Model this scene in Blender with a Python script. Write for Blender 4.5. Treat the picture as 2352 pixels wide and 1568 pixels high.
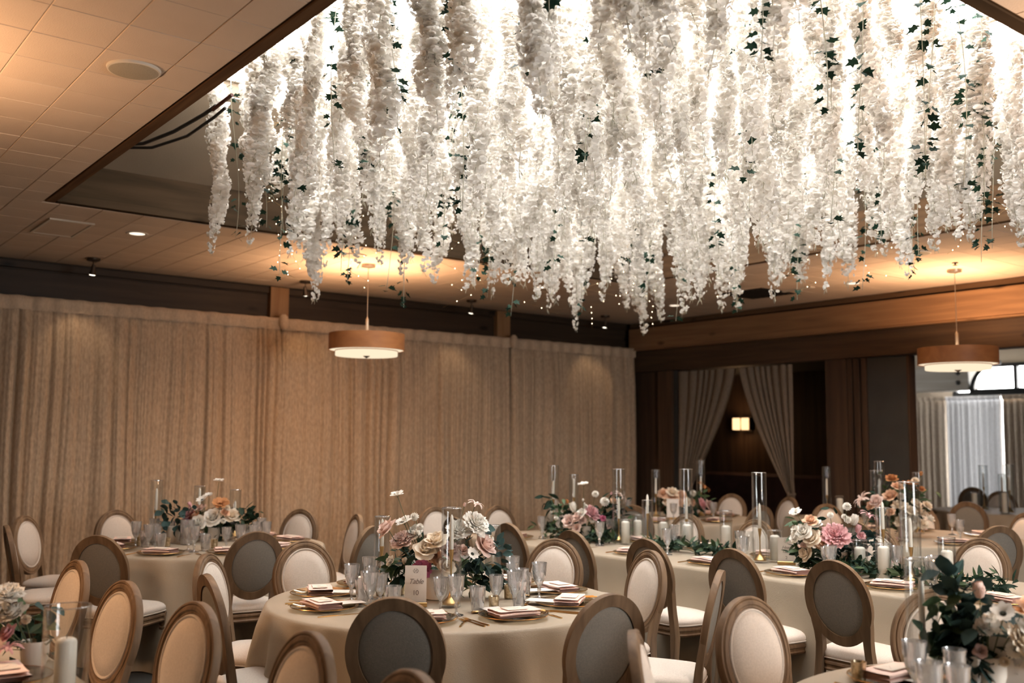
import bpy, math, random
import numpy as np
from mathutils import Matrix, Vector, Euler

random.seed(11)
RNG = np.random.default_rng(11)
PI = math.pi
scene = bpy.context.scene
for o in list(bpy.data.objects):
    bpy.data.objects.remove(o, do_unlink=True)
COL = scene.collection

# ------------------------------------------------------------------ camera
EYE = Vector((0.0, 0.0, 1.59))
YAW, PITCH, ROLL = math.radians(52.035), math.radians(5.649), math.radians(0.428)
_f = Vector((math.cos(YAW) * math.cos(PITCH), math.sin(YAW) * math.cos(PITCH), math.sin(PITCH)))
_r = Vector((math.sin(YAW), -math.cos(YAW), 0.0))
_u = _r.cross(_f)
_r2 = math.cos(ROLL) * _r + math.sin(ROLL) * _u
_u2 = -math.sin(ROLL) * _r + math.cos(ROLL) * _u
cam_data = bpy.data.cameras.new('camera')
cam_data.sensor_width = 36.0
cam_data.lens = 35.0
cam_data.clip_start = 0.05
cam_data.clip_end = 200
cam_data.dof.use_dof = True
cam_data.dof.focus_distance = 5.2
cam_data.dof.aperture_fstop = 1.8
cam = bpy.data.objects.new('camera', cam_data)
m = Matrix((_r2, _u2, -_f)).transposed().to_4x4()
m.translation = EYE
cam.matrix_world = m
COL.objects.link(cam)
scene.camera = cam

# ------------------------------------------------------------------ sky, exposure, daylight portals
world = bpy.data.worlds.new('overcast_sky')
scene.world = world
world.use_nodes = True
wn = world.node_tree.nodes
wn['Background'].inputs['Color'].default_value = (1.0, 0.985, 0.97, 1)
wn['Background'].inputs['Strength'].default_value = 11.5
vs = scene.view_settings
vs.view_transform = 'Standard'
try:
    vs.look = 'None'
except Exception:
    pass
vs.gamma = 1.0
vs.use_curve_mapping = False
vs.exposure = 0.82
cy = scene.cycles
cy.use_denoising = True
cy.max_bounces = 8
cy.diffuse_bounces = 4
cy.glossy_bounces = 3
cy.transmission_bounces = 6
cy.transparent_max_bounces = 16
cy.caustics_reflective = False
cy.caustics_refractive = False
cy.sample_clamp_indirect = 4.0
cy.use_adaptive_sampling = True
cy.adaptive_threshold = 0.02

def light(name, kind, loc, power, color=(1, 1, 1), aim=None, **kw):
    d = bpy.data.lights.new(name, kind)
    d.energy = power
    d.color = color
    for k, v in kw.items():
        if k == 'portal':
            d.cycles.is_portal = v
        else:
            setattr(d, k, v)
    o = bpy.data.objects.new(name, d)
    o.location = loc
    if aim is not None:
        o.rotation_euler = (Vector(aim) - Vector(loc)).to_track_quat('-Z', 'Y').to_euler()
    COL.objects.link(o)
    return o

CEIL = 3.30
SKX0, SKX1, SKY0, SKY1 = 1.685, 7.73, 1.79, 7.76      # opening of the skylight in the ceiling
SKZ = 4.24                                           # height of the glazing
GX0, GX1, GY0, GY1 = 2.42, 7.02, 2.48, 7.00           # glazed opening at the top of the sloped well
WA, WB = 10.55, 10.43                                # the curtained wall, the wall with the openings
light('skylight_portal', 'AREA', ((GX0 + GX1) / 2, (GY0 + GY1) / 2, SKZ - .03), 1, aim=((GX0 + GX1) / 2, (GY0 + GY1) / 2, 0),
      shape='RECTANGLE', size=GX1 - GX0, size_y=GY1 - GY0, portal=True)
light('near_window_portal', 'AREA', (4.7, -1.53, 1.7), 1, aim=(4.7, 5, 1.7), shape='RECTANGLE', size=2.2, size_y=1.8, portal=True)
light('far_window_portal', 'AREA', (16.25, 7.65, 1.65), 1, aim=(5, 7.65, 1.65), shape='RECTANGLE', size=2.2, size_y=2.5, portal=True)
WARM = (1.0, 0.60, 0.335)
P_UP, P_DOWN, P_SPOT, P_TRACK = 27.0, 0.62, 8.0, 4.0

# ------------------------------------------------------------------ materials
def new_mat(name):
    mt = bpy.data.materials.new(name)
    mt.use_nodes = True
    return mt, mt.node_tree.nodes, mt.node_tree.links

def bsdf_of(mt):
    return mt.node_tree.nodes['Principled BSDF']

def mat(name, color, rough=.6, metal=0., var=0., scale=8., stretch=(1, 1, 1), bump=0., bscale=None, sheen=0., spec=.5,
        color2=None, detail=4., rand=0., emit=None, estr=0., coat=0., sss=0.):
    """Principled material whose colour wanders between two tones with object-space noise."""
    mt, n, l = new_mat(name)
    b = n['Principled BSDF']
    c1 = tuple(color) + (1,)
    b.inputs['Base Color'].default_value = c1
    b.inputs['Roughness'].default_value = rough
    b.inputs['Metallic'].default_value = metal
    b.inputs['Specular IOR Level'].default_value = spec
    if sheen:
        b.inputs['Sheen Weight'].default_value = sheen
        b.inputs['Sheen Roughness'].default_value = .4
        b.inputs['Sheen Tint'].default_value = tuple(min(1, x * 1.6 + .1) for x in color) + (1,)
    if emit:
        b.inputs['Emission Color'].default_value = tuple(emit) + (1,)
        b.inputs['Emission Strength'].default_value = estr
    if coat:
        b.inputs['Coat Weight'].default_value = coat
    tc = n.new('ShaderNodeTexCoord')
    mp = n.new('ShaderNodeMapping')
    mp.inputs['Scale'].default_value = stretch
    l.new(tc.outputs['Object'], mp.inputs['Vector'])
    last = None
    if color2 or var:
        c2 = tuple(color2) + (1,) if color2 else tuple(max(0, x * (1 - var)) for x in color) + (1,)
        ns = n.new('ShaderNodeTexNoise')
        ns.inputs['Scale'].default_value = scale
        ns.inputs['Detail'].default_value = detail
        l.new(mp.outputs[0], ns.inputs['Vector'])
        rp = n.new('ShaderNodeValToRGB')
        rp.color_ramp.elements[0].position = .36
        rp.color_ramp.elements[0].color = c2
        rp.color_ramp.elements[1].position = .64
        rp.color_ramp.elements[1].color = c1
        l.new(ns.outputs['Fac'], rp.inputs['Fac'])
        last = rp.outputs['Color']
    if rand:
        oi = n.new('ShaderNodeObjectInfo')
        hs = n.new('ShaderNodeHueSaturation')
        mr = n.new('ShaderNodeMapRange')
        mr.inputs['To Min'].default_value = 1 - rand
        mr.inputs['To Max'].default_value = 1 + rand
        l.new(oi.outputs['Random'], mr.inputs['Value'])
        l.new(mr.outputs[0], hs.inputs['Value'])
        if last:
            l.new(last, hs.inputs['Color'])
        else:
            hs.inputs['Color'].default_value = c1
        last = hs.outputs['Color']
    if last:
        l.new(last, b.inputs['Base Color'])
    if bump:
        n2 = n.new('ShaderNodeTexNoise')
        n2.inputs['Scale'].default_value = bscale or scale * 4
        n2.inputs['Detail'].default_value = 3
        l.new(mp.outputs[0], n2.inputs['Vector'])
        bp = n.new('ShaderNodeBump')
        bp.inputs['Strength'].default_value = bump
        bp.inputs['Distance'].default_value = .01
        l.new(n2.outputs['Fac'], bp.inputs['Height'])
        l.new(bp.outputs[0], b.inputs['Normal'])
    return mt

def wood(name, c1, c2, axis=0, scale=3., knots=True, rough=.55, rand=.0, spec=.25):
    mt, n, l = new_mat(name)
    b = n['Principled BSDF']
    b.inputs['Roughness'].default_value = rough
    b.inputs['Specular IOR Level'].default_value = spec
    tc = n.new('ShaderNodeTexCoord')
    mp = n.new('ShaderNodeMapping')
    s = [scale * 6, scale * 6, scale * 6]
    s[axis] = scale * .35
    mp.inputs['Scale'].default_value = s
    l.new(tc.outputs['Object'], mp.inputs['Vector'])
    ns = n.new('ShaderNodeTexNoise')
    ns.inputs['Scale'].default_value = 1.0
    ns.inputs['Detail'].default_value = 6
    ns.inputs['Distortion'].default_value = .6
    l.new(mp.outputs[0], ns.inputs['Vector'])
    rp = n.new('ShaderNodeValToRGB')
    rp.color_ramp.elements[0].position = .3
    rp.color_ramp.elements[0].color = tuple(c2) + (1,)
    rp.color_ramp.elements[1].position = .7
    rp.color_ramp.elements[1].color = tuple(c1) + (1,)
    l.new(ns.outputs['Fac'], rp.inputs['Fac'])
    out = rp.outputs['Color']
    if knots:
        m2 = n.new('ShaderNodeMapping')
        s2 = [4.0, 4.0, 4.0]
        s2[axis] = 1.6
        m2.inputs['Scale'].default_value = s2
        l.new(tc.outputs['Object'], m2.inputs['Vector'])
        vo = n.new('ShaderNodeTexVoronoi')
        vo.inputs['Scale'].default_value = 1.0
        l.new(m2.outputs[0], vo.inputs['Vector'])
        r2 = n.new('ShaderNodeValToRGB')
        r2.color_ramp.elements[0].position = .06
        r2.color_ramp.elements[0].color = (.25, .25, .25, 1)
        r2.color_ramp.elements[1].position = .16
        r2.color_ramp.elements[1].color = (1, 1, 1, 1)
        l.new(vo.outputs['Distance'], r2.inputs['Fac'])
        mx = n.new('ShaderNodeMix')
        mx.data_type = 'RGBA'
        mx.blend_type = 'MULTIPLY'
        mx.inputs['Factor'].default_value = 1
        l.new(out, mx.inputs['A'])
        l.new(r2.outputs['Color'], mx.inputs['B'])
        out = mx.outputs['Result']
    if rand:
        oi = n.new('ShaderNodeObjectInfo')
        hs = n.new('ShaderNodeHueSaturation')
        mr = n.new('ShaderNodeMapRange')
        mr.inputs['To Min'].default_value = 1 - rand
        mr.inputs['To Max'].default_value = 1 + rand
        l.new(oi.outputs['Random'], mr.inputs['Value'])
        l.new(mr.outputs[0], hs.inputs['Value'])
        l.new(out, hs.inputs['Color'])
        out = hs.outputs['Color']
    l.new(out, b.inputs['Base Color'])
    bp = n.new('ShaderNodeBump')
    bp.inputs['Strength'].default_value = .15
    bp.inputs['Distance'].default_value = .004
    l.new(ns.outputs['Fac'], bp.inputs['Height'])
    l.new(bp.outputs[0], b.inputs['Normal'])
    return mt

def glass(name, tint=(.97, .98, .98), gloss=.12, refr=0., rough=.02, facing=.25, milky=0.):
    """Thin clear glass: see-through, with a mirror sheen that grows towards grazing angles."""
    mt, n, l = new_mat(name)
    out = n['Material Output']
    n.remove(n['Principled BSDF'])
    tr = n.new('ShaderNodeBsdfTransparent')
    tr.inputs['Color'].default_value = tuple(tint) + (1,)
    gl = n.new('ShaderNodeBsdfGlossy')
    gl.inputs['Roughness'].default_value = rough
    lw = n.new('ShaderNodeLayerWeight')
    lw.inputs['Blend'].default_value = facing
    mr = n.new('ShaderNodeMapRange')
    mr.inputs['To Min'].default_value = gloss * .35
    mr.inputs['To Max'].default_value = min(1, gloss * 5)
    l.new(lw.outputs['Facing'], mr.inputs['Value'])
    mx = n.new('ShaderNodeMixShader')
    l.new(mr.outputs[0], mx.inputs['Fac'])
    src = tr.outputs[0]
    if refr:
        rf = n.new('ShaderNodeBsdfRefraction')
        rf.inputs['IOR'].default_value = 1.35
        rf.inputs['Roughness'].default_value = .02
        m2 = n.new('ShaderNodeMixShader')
        m2.inputs['Fac'].default_value = refr
        l.new(tr.outputs[0], m2.inputs[1])
        l.new(rf.outputs[0], m2.inputs[2])
        src = m2.outputs[0]
    if milky:
        df = n.new('ShaderNodeBsdfTranslucent')
        df.inputs['Color'].default_value = (1, 1, 1, 1)
        d2 = n.new('ShaderNodeBsdfDiffuse')
        d2.inputs['Color'].default_value = (1, 1, 1, 1)
        m4 = n.new('ShaderNodeMixShader')
        l.new(df.outputs[0], m4.inputs[1])
        l.new(d2.outputs[0], m4.inputs[2])
        m3 = n.new('ShaderNodeMixShader')
        m3.inputs['Fac'].default_value = milky
        l.new(src, m3.inputs[1])
        l.new(m4.outputs[0], m3.inputs[2])
        src = m3.outputs[0]
    l.new(src, mx.inputs[1])
    l.new(gl.outputs[0], mx.inputs[2])
    l.new(mx.outputs[0], out.inputs['Surface'])
    return mt

def leafy(name, color, trans=.35, rough=.5, rand=.12, rim=None, spec=.3):
    """Thin petal or leaf: partly see-through to light from behind."""
    mt, n, l = new_mat(name)
    out = n['Material Output']
    b = n['Principled BSDF']
    b.inputs['Roughness'].default_value = rough
    b.inputs['Specular IOR Level'].default_value = spec
    tl = n.new('ShaderNodeBsdfTranslucent')
    oi = n.new('ShaderNodeObjectInfo')
    hs = n.new('ShaderNodeHueSaturation')
    mr = n.new('ShaderNodeMapRange')
    mr.inputs['To Min'].default_value = 1 - rand
    mr.inputs['To Max'].default_value = 1 + rand
    l.new(oi.outputs['Random'], mr.inputs['Value'])
    l.new(mr.outputs[0], hs.inputs['Value'])
    tc = n.new('ShaderNodeTexCoord')
    ns = n.new('ShaderNodeTexNoise')
    ns.inputs['Scale'].default_value = 40
    l.new(tc.outputs['Object'], ns.inputs['Vector'])
    rp = n.new('ShaderNodeValToRGB')
    rp.color_ramp.elements[0].position = .3
    rp.color_ramp.elements[0].color = tuple((rim or [x * .86 for x in color])) + (1,)
    rp.color_ramp.elements[1].position = .65
    rp.color_ramp.elements[1].color = tuple(color) + (1,)
    l.new(ns.outputs['Fac'], rp.inputs['Fac'])
    l.new(rp.outputs['Color'], hs.inputs['Color'])
    l.new(hs.outputs['Color'], b.inputs['Base Color'])
    l.new(hs.outputs['Color'], tl.inputs['Color'])
    mx = n.new('ShaderNodeMixShader')
    mx.inputs['Fac'].default_value = trans
    l.new(b.outputs[0], mx.inputs[1])
    l.new(tl.outputs[0], mx.inputs[2])
    l.new(mx.outputs[0], out.inputs['Surface'])
    return mt

def velvet(name, c1, c2, trans=0.):
    """Crushed velvet or sheer drape: blotchy nap stretched down the fall."""
    mt = mat(name, c1, rough=.62, color2=c2, scale=38., stretch=(1.5, 1.5, .55), detail=6., bump=.25, bscale=90., sheen=.55, spec=.25)
    if trans:
        n, l = mt.node_tree.nodes, mt.node_tree.links
        tl = n.new('ShaderNodeBsdfTranslucent')
        tl.inputs['Color'].default_value = tuple(c1) + (1,)
        mx = n.new('ShaderNodeMixShader')
        mx.inputs['Fac'].default_value = trans
        l.new(n['Principled BSDF'].outputs[0], mx.inputs[1])
        l.new(tl.outputs[0], mx.inputs[2])
        l.new(mx.outputs[0], n['Material Output'].inputs['Surface'])
    return mt

def glow(name, color, strength):
    mt, n, l = new_mat(name)
    n.remove(n['Principled BSDF'])
    e = n.new('ShaderNodeEmission')
    e.inputs['Color'].default_value = tuple(color) + (1,)
    e.inputs['Strength'].default_value = strength
    l.new(e.outputs[0], n['Material Output'].inputs['Surface'])
    return mt

M = {}
M['tile'] = mat('ceiling_tile', (.60, .475, .365), .9, color2=(.56, .44, .335), scale=2.0, bump=.25, bscale=160., rand=.03, spec=.2)
M['joint'] = mat('tile_joint', (.36, .28, .20), .9, var=.2)
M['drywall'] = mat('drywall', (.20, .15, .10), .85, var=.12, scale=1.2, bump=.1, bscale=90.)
M['plaster_pale'] = mat('plaster_pale', (.46, .40, .32), .85, var=.08, scale=1.)
M['plaster_annex'] = mat('plaster_annex', (.36, .31, .25), .85, var=.08, scale=1.)
M['fascia_shade_x'] = wood('fascia_wood_shade_x', (.055, .035, .02), (.03, .02, .012), 0, rough=.95, spec=.02)  # same wood as the other fascia boards, with shade put into its colour
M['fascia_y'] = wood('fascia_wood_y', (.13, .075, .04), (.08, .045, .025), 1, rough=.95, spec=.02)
M['beam_y'] = wood('beam_wood_y', (.30, .165, .08), (.19, .10, .05), 1, 2.4)
M['header_shade_y'] = wood('header_wood_shade_y', (.085, .05, .028), (.05, .03, .018), 1)  # darker than the beam: shadow under the ledge painted into the wood colour
M['panel_x'] = wood('panel_wood_x', (.055, .034, .02), (.032, .02, .012), 0)
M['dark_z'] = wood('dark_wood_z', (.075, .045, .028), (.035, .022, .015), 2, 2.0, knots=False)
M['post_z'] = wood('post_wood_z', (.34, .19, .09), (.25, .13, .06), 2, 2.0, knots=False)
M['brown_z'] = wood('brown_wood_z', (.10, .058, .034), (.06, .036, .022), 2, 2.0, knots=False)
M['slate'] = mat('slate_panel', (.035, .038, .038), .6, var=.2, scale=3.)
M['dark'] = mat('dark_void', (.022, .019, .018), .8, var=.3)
M['maroon'] = mat('maroon_fabric', (.05, .02, .018), .8, var=.3)
M['carpet'] = mat('carpet', (.045, .042, .036), .95, color2=(.022, .024, .022), scale=3., bump=.6, bscale=220.)
M['grey_beam'] = wood('grey_beam', (.34, .31, .27), (.24, .21, .18), 1, 2.0, knots=False)
M['black_metal'] = mat('black_metal', (.02, .02, .02), .45, .6, var=.2)
M['bronze'] = mat('bronze_metal', (.07, .05, .035), .4, .8, var=.2)
M['steel'] = mat('brushed_steel', (.45, .40, .34), .35, 1., var=.1)
M['speaker'] = mat('speaker_grille', (.36, .31, .23), .8, var=.15, scale=180.)
M['white_trim'] = mat('white_trim', (.62, .55, .45), .6, var=.05)
M['velvet'] = velvet('crushed_velvet', (.53, .395, .27), (.40, .295, .20))
M['velvet_band'] = velvet('velvet_heading', (.58, .44, .31), (.48, .36, .25))
M['drape'] = velvet('sheer_drape', (.21, .165, .12), (.175, .135, .10), .12)
M['white_drape'] = velvet('white_drape', (.62, .62, .63), (.55, .55, .56), .03)
M['beige_drape'] = velvet('beige_drape', (.46, .38, .30), (.38, .31, .24))
M['cloth'] = mat('table_linen', (.385, .32, .24), .5, color2=(.35, .29, .215), scale=2.5, bump=.2, bscale=260., sheen=.12, spec=.3)
M['linen'] = mat('chair_linen', (.66, .58, .50), .9, color2=(.60, .525, .45), scale=140., bump=.3, bscale=420., spec=.2, rand=.04)
M['linen_back'] = mat('chair_back_linen', (.25, .225, .19), .9, color2=(.215, .195, .165), scale=140., bump=.3, bscale=420., spec=.2, rand=.05)
M['oak'] = wood('weathered_oak', (.235, .148, .084), (.105, .064, .035), 2, 3.2, knots=False, rand=.1)
M['piping'] = mat('seam_piping', (.50, .43, .36), .85, var=.1)
M['veneer'] = wood('veneer', (.34, .14, .05), (.22, .085, .03), 0, 1.2, knots=False, rough=.5)
M['shade_white'] = mat('shade_liner', (.80, .72, .60), .7, var=.04, emit=(1., .66, .38), estr=.45)
M['diffuser'] = glow('lamp_diffuser', (1.0, .80, .56), P_DOWN)
M['bulb'] = glow('lamp_bulb', (1.0, .86, .68), 5.0)
M['downlight'] = glow('downlight_lens', (1.0, .80, .62), .9)
M['fairy'] = glow('fairy_bulb', (1.0, .80, .52), 6.0)
M['sconce'] = glow('sconce_shade', (1.0, .62, .30), 1.1)
M['gold'] = mat('polished_gold', (.72, .43, .17), .24, 1., var=.1)
M['brass'] = mat('brushed_brass', (.62, .40, .17), .3, 1., var=.15)
M['mercury'] = mat('mercury_glass', (.70, .58, .40), .28, .85, color2=(.34, .26, .15), scale=60.)
M['black_gloss'] = mat('black_glass', (.012, .012, .014), .1, var=.2)
M['wax'] = mat('candle_wax', (.90, .84, .74), .45, var=.04, emit=None)
M['glass'] = glass('clear_glass', gloss=.10)
M['crystal'] = glass('cut_crystal', (.97, .97, .97), gloss=.24, refr=.35, facing=.45, milky=.19)
M['charger'] = glass('charger_glass', (.72, .68, .60), gloss=.14, facing=.2)
M['pane'] = glass('window_glass', (.98, .985, .99), gloss=.04, facing=.1)
M['white_china'] = mat('white_ceramic', (.74, .68, .60), .3, var=.06)
M['cream_pot'] = mat('cream_pot', (.60, .54, .46), .5, var=.1)
M['napkin'] = mat('blush_napkin', (.90, .66, .57), .85, color2=(.86, .61, .52), scale=20., bump=.2, bscale=500., rand=.05)
M['paper'] = mat('card_paper', (.74, .67, .60), .8, var=.04, scale=30.)
M['envelope'] = mat('vellum', (.80, .70, .60), .7, var=.06, scale=20.)
M['ink'] = mat('ink', (.22, .17, .14), .8, var=.1)
M['blossom'] = leafy('wisteria_petal', (.93, .90, .855), .5, .7, .05, rim=(.89, .855, .80))
M['vine'] = mat('vine_stem', (.60, .57, .44), .7, var=.3)
M['ivy'] = leafy('ivy_leaf', (.015, .04, .024), .10, .6, .25, spec=.12)
M['cable'] = mat('cable_rubber', (.02, .02, .018), .6, var=.2)
M['red_cable'] = mat('cable_red', (.13, .035, .02), .6, var=.2)
M['wire'] = mat('copper_wire', (.45, .28, .12), .4, .8, var=.1)
M['leaf_euc'] = leafy('eucalyptus', (.04, .075, .068), .12, .6, .2, spec=.15)
M['leaf_dark'] = leafy('dark_foliage', (.020, .044, .027), .12, .55, .25, spec=.15)
M['leaf_mid'] = leafy('mid_foliage', (.06, .10, .045), .15, .5, .25)
M['stem'] = mat('flower_stem', (.10, .12, .05), .6, var=.2)
M['seed'] = mat('flower_eye', (.03, .035, .02), .7, var=.3)
for nm, c, rim in (('white', (.92, .885, .82), (.88, .84, .76)), ('cream', (.89, .80, .66), (.85, .71, .55)), ('blush', (.88, .71, .63), (.85, .63, .55)),
                   ('pink', (.82, .53, .53), (.76, .41, .44)), ('hot', (.62, .20, .30), (.50, .11, .21)), ('peach', (.84, .60, .43), (.80, .49, .31)),
                   ('rust', (.60, .29, .12), (.48, .19, .07)), ('mauve', (.66, .50, .46), (.56, .38, .34))):
    M['p_' + nm] = leafy('petal_' + nm, c, .2, .65, .05, rim=rim)

# ------------------------------------------------------------------ mesh helpers
class MB:
    """Collects vertices and faces, then links them as one mesh object."""
    def __init__(self):
        self.v, self.f, self.mi = [], [], []
        self.n = 0

    def add(self, verts, faces, mi=0):
        k = self.n
        self.v.append(np.asarray(verts, float).reshape(-1, 3))
        self.n += len(self.v[-1])
        for f in faces:
            self.f.append(tuple(i + k for i in f))
            self.mi.append(mi)
        return self

    def box(self, x0, y0, z0, x1, y1, z1, mi=0, ch=0.0):
        if ch:
            a, b, c = [], [], []
            layers = [(ch, z0), (0, z0 + ch), (0, z1 - ch), (ch, z1)]
            vs = []
            for d, z in layers:
                vs += [(x0 + d, y0 + d, z), (x1 - d, y0 + d, z), (x1 - d, y1 - d, z), (x0 + d, y1 - d, z)]
            fs = [(3, 2, 1, 0), (12, 13, 14, 15)]
            for L in range(3):
                for i in range(4):
                    j = (i + 1) % 4
                    fs.append((L * 4 + i, L * 4 + j, L * 4 + 4 + j, L * 4 + 4 + i))
            return self.add(vs, fs, mi)
        vs = [(x0, y0, z0), (x1, y0, z0), (x1, y1, z0), (x0, y1, z0), (x0, y0, z1), (x1, y0, z1), (x1, y1, z1), (x0, y1, z1)]
        return self.add(vs, [(3, 2, 1, 0), (4, 5, 6, 7), (0, 1, 5, 4), (1, 2, 6, 5), (2, 3, 7, 6), (3, 0, 4, 7)], mi)

    def lathe(self, prof, seg=24, c=(0, 0), rad=None, cap0=True, cap1=True, mi=0):
        """prof: (radius, z) from bottom to top; rad(theta, k) may scale the radius."""
        vs, fs = [], []
        for k, (r, z) in enumerate(prof):
            for i in range(seg):
                t = 2 * PI * i / seg
                q = r * (rad(t, k) if rad else 1)
                vs.append((c[0] + q * math.cos(t), c[1] + q * math.sin(t), z))
        for k in range(len(prof) - 1):
            for i in range(seg):
                j = (i + 1) % seg
                fs.append((k * seg + i, k * seg + j, k * seg + seg + j, k * seg + seg + i))
        if cap0:
            fs.append(tuple(range(seg - 1, -1, -1)))
        if cap1:
            b = (len(prof) - 1) * seg
            fs.append(tuple(range(b, b + seg)))
        return self.add(vs, fs, mi)

    def tube(self, pts, rad, seg=6, mi=0, cap=True):
        P = [Vector(p) for p in pts]
        n = len(P)
        R = rad if isinstance(rad, (list, tuple)) else [rad] * n
        t0 = (P[1] - P[0]).normalized()
        ref = Vector((0, 0, 1)) if abs(t0.z) < .9 else Vector((1, 0, 0))
        a = t0.cross(ref).normalized()
        vs, fs = [], []
        for i in range(n):
            t = (P[min(i + 1, n - 1)] - P[max(i - 1, 0)]).normalized()
            a = (a - t * a.dot(t)).normalized()
            b = t.cross(a)
            for k in range(seg):
                w = 2 * PI * k / seg
                vs.append(P[i] + (a * math.cos(w) + b * math.sin(w)) * R[i])
        for i in range(n - 1):
            for k in range(seg):
                j = (k + 1) % seg
                fs.append((i * seg + k, i * seg + j, i * seg + seg + j, i * seg + seg + k))
        if cap:
            fs.append(tuple(range(seg - 1, -1, -1)))
            fs.append(tuple(range((n - 1) * seg, n * seg)))
        return self.add([tuple(v) for v in vs], fs, mi)

    def loft(self, layers, cap0=True, cap1=True, mi=0):
        """layers: closed rings of equal length."""
        k = len(layers[0])
        vs = [p for L in layers for p in L]
        fs = []
        for a in range(len(layers) - 1):
            for i in range(k):
                j = (i + 1) % k
                fs.append((a * k + i, a * k + j, a * k + k + j, a * k + k + i))
        if cap0:
            fs.append(tuple(range(k - 1, -1, -1)))
        if cap1:
            b = (len(layers) - 1) * k
            fs.append(tuple(range(b, b + k)))
        return self.add(vs, fs, mi)

    def grid(self, pts, mi=0, wrap=False):
        """pts[i][j] sheet of points."""
        a, b = len(pts), len(pts[0])
        vs = [p for r in pts for p in r]
        fs = []
        for i in range(a - 1):
            for j in range(b if wrap else b - 1):
                k = (j + 1) % b
                fs.append((i * b + j, i * b + k, i * b + b + k, i * b + b + j))
        return self.add(vs, fs, mi)

    def mesh(self, name, mats, smooth=True, sharp=None):
        me = bpy.data.meshes.new(name)
        V = np.concatenate(self.v) if self.v else np.zeros((0, 3))
        me.from_pydata(V.tolist(), [], self.f)
        for mt in (mats if isinstance(mats, (list, tuple)) else [mats]):
            me.materials.append(mt)
        if any(self.mi):
            me.polygons.foreach_set('material_index', self.mi)
        if smooth:
            me.polygons.foreach_set('use_smooth', [True] * len(me.polygons))
            if sharp:
                me.set_sharp_from_angle(angle=math.radians(sharp))
        me.update()
        return me

    def build(self, name, mats, parent=None, smooth=True, sharp=40, loc=None):
        return obj(name, self.mesh(name, mats, smooth, sharp), parent, loc)

def obj(name, data, parent=None, loc=None, rot=None, scale=None):
    o = bpy.data.objects.new(name, data)
    COL.objects.link(o)
    if parent is not None:
        o.parent = parent
    if loc is not None:
        o.location = loc
    if rot is not None:
        o.rotation_euler = rot
    if scale is not None:
        o.scale = scale if hasattr(scale, '__len__') else (scale,) * 3
    return o

def tag(o, label=None, cat=None, group=None, kind=None):
    if label: o['label'] = label
    if cat: o['category'] = cat
    if group: o['group'] = group
    if kind: o['kind'] = kind
    return o

def thing(name, loc=(0, 0, 0), rz=0., label=None, cat=None, group=None):
    o = obj(name, None, None, loc, (0, 0, rz))
    o.empty_display_size = .1
    return tag(o, label, cat, group)

def struct(name, mb, mt, parent=None, smooth=False, label=None, loc=None):
    o = mb.build(name, mt, parent, smooth, loc=loc)
    if parent is None:
        tag(o, kind='structure', label=label)
    return o

class Proto:
    """A kind of thing: a list of parts (name, mesh, parent index, label). place() copies it part by part, sharing the mesh data."""
    def __init__(self, name, root=None):
        self.name, self.root, self.parts = name, root, []

    def part(self, name, mb, mt, parent=-1, label=None, smooth=True, sharp=40, kind=None):
        me = mb.mesh(name, mt, smooth, sharp) if isinstance(mb, MB) else mb
        self.parts.append((name, me, parent, label, kind))
        return len(self.parts) - 1

    def place(self, loc, rz=0., label=None, cat=None, group=None, tilt=None, scale=None):
        r = obj(self.name, self.root, None, loc, (tilt[0], tilt[1], rz) if tilt else (0, 0, rz), scale)
        tag(r, label, cat, group)
        made = []
        for nm, me, p, lb, kd in self.parts:
            o = obj(nm, me, r if p < 0 else made[p])
            if lb: o['label'] = lb
            if kd: o['kind'] = kd
            made.append(o)
        r_parts[r.name] = made
        return r
r_parts = {}

def rect_frame(mb, x0, y0, x1, y1, z0, z1, hx0, hy0, hx1, hy1):
    """flat slab with a rectangular hole."""
    for a in ((x0, y0, x1, hy0), (x0, hy1, x1, y1), (x0, hy0, hx0, hy1), (hx1, hy0, x1, hy1)):
        if a[2] - a[0] > 1e-4 and a[3] - a[1] > 1e-4:
            mb.box(a[0], a[1], z0, a[2], a[3], z1)
    return mb

# ------------------------------------------------------------------ room shell
RX0, RY0, RX1 = -3.2, -1.6, 16.3
struct('floor', MB().box(RX0 - .1, RY0 - .1, -.1, RX1 + .1, 12.6, 0), M['carpet'], label='dark carpeted floor')
ceiling = struct('ceiling', rect_frame(MB(), RX0, RY0, WB + .12, WA + .1, CEIL + .012, CEIL + .12, SKX0, SKY0, SKX1, SKY1), M['joint'], label='tiled ceiling around the skylight')
TX, TY, JX, JY = .3048, .331, 1.197, 4.142
tile_me = MB()
c_, g_ = .0035, .0012
tx, ty = TX / 2 - g_, TY / 2 - g_
tile_me.loft([[(-tx, -ty, .012), (-tx, ty, .012), (tx, ty, .012), (tx, -ty, .012)], [(-tx, -ty, c_), (-tx, ty, c_), (tx, ty, c_), (tx, -ty, c_)],
              [(-tx + c_, -ty + c_, 0), (-tx + c_, ty - c_, 0), (tx - c_, ty - c_, 0), (tx - c_, -ty + c_, 0)]], cap0=False)
tile_mesh = tile_me.mesh('tile', M['tile'], False)
camR = np.array([_r2[:], (-_u2)[:], _f[:]])
def project(p):
    q = camR @ (np.array(p) - np.array(EYE[:]))
    return (1176 + 2287 * q[0] / q[2], 784 + 2287 * q[1] / q[2], q[2]) if q[2] > .1 else (-1e6, -1e6, -1)
full, cut = [], []
ix0, ix1 = int((RX0 - JX) / TX) - 1, int((WB - JX) / TX) + 1
iy0, iy1 = int((RY0 - JY) / TY) - 1, int((WA - JY) / TY) + 1
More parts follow.
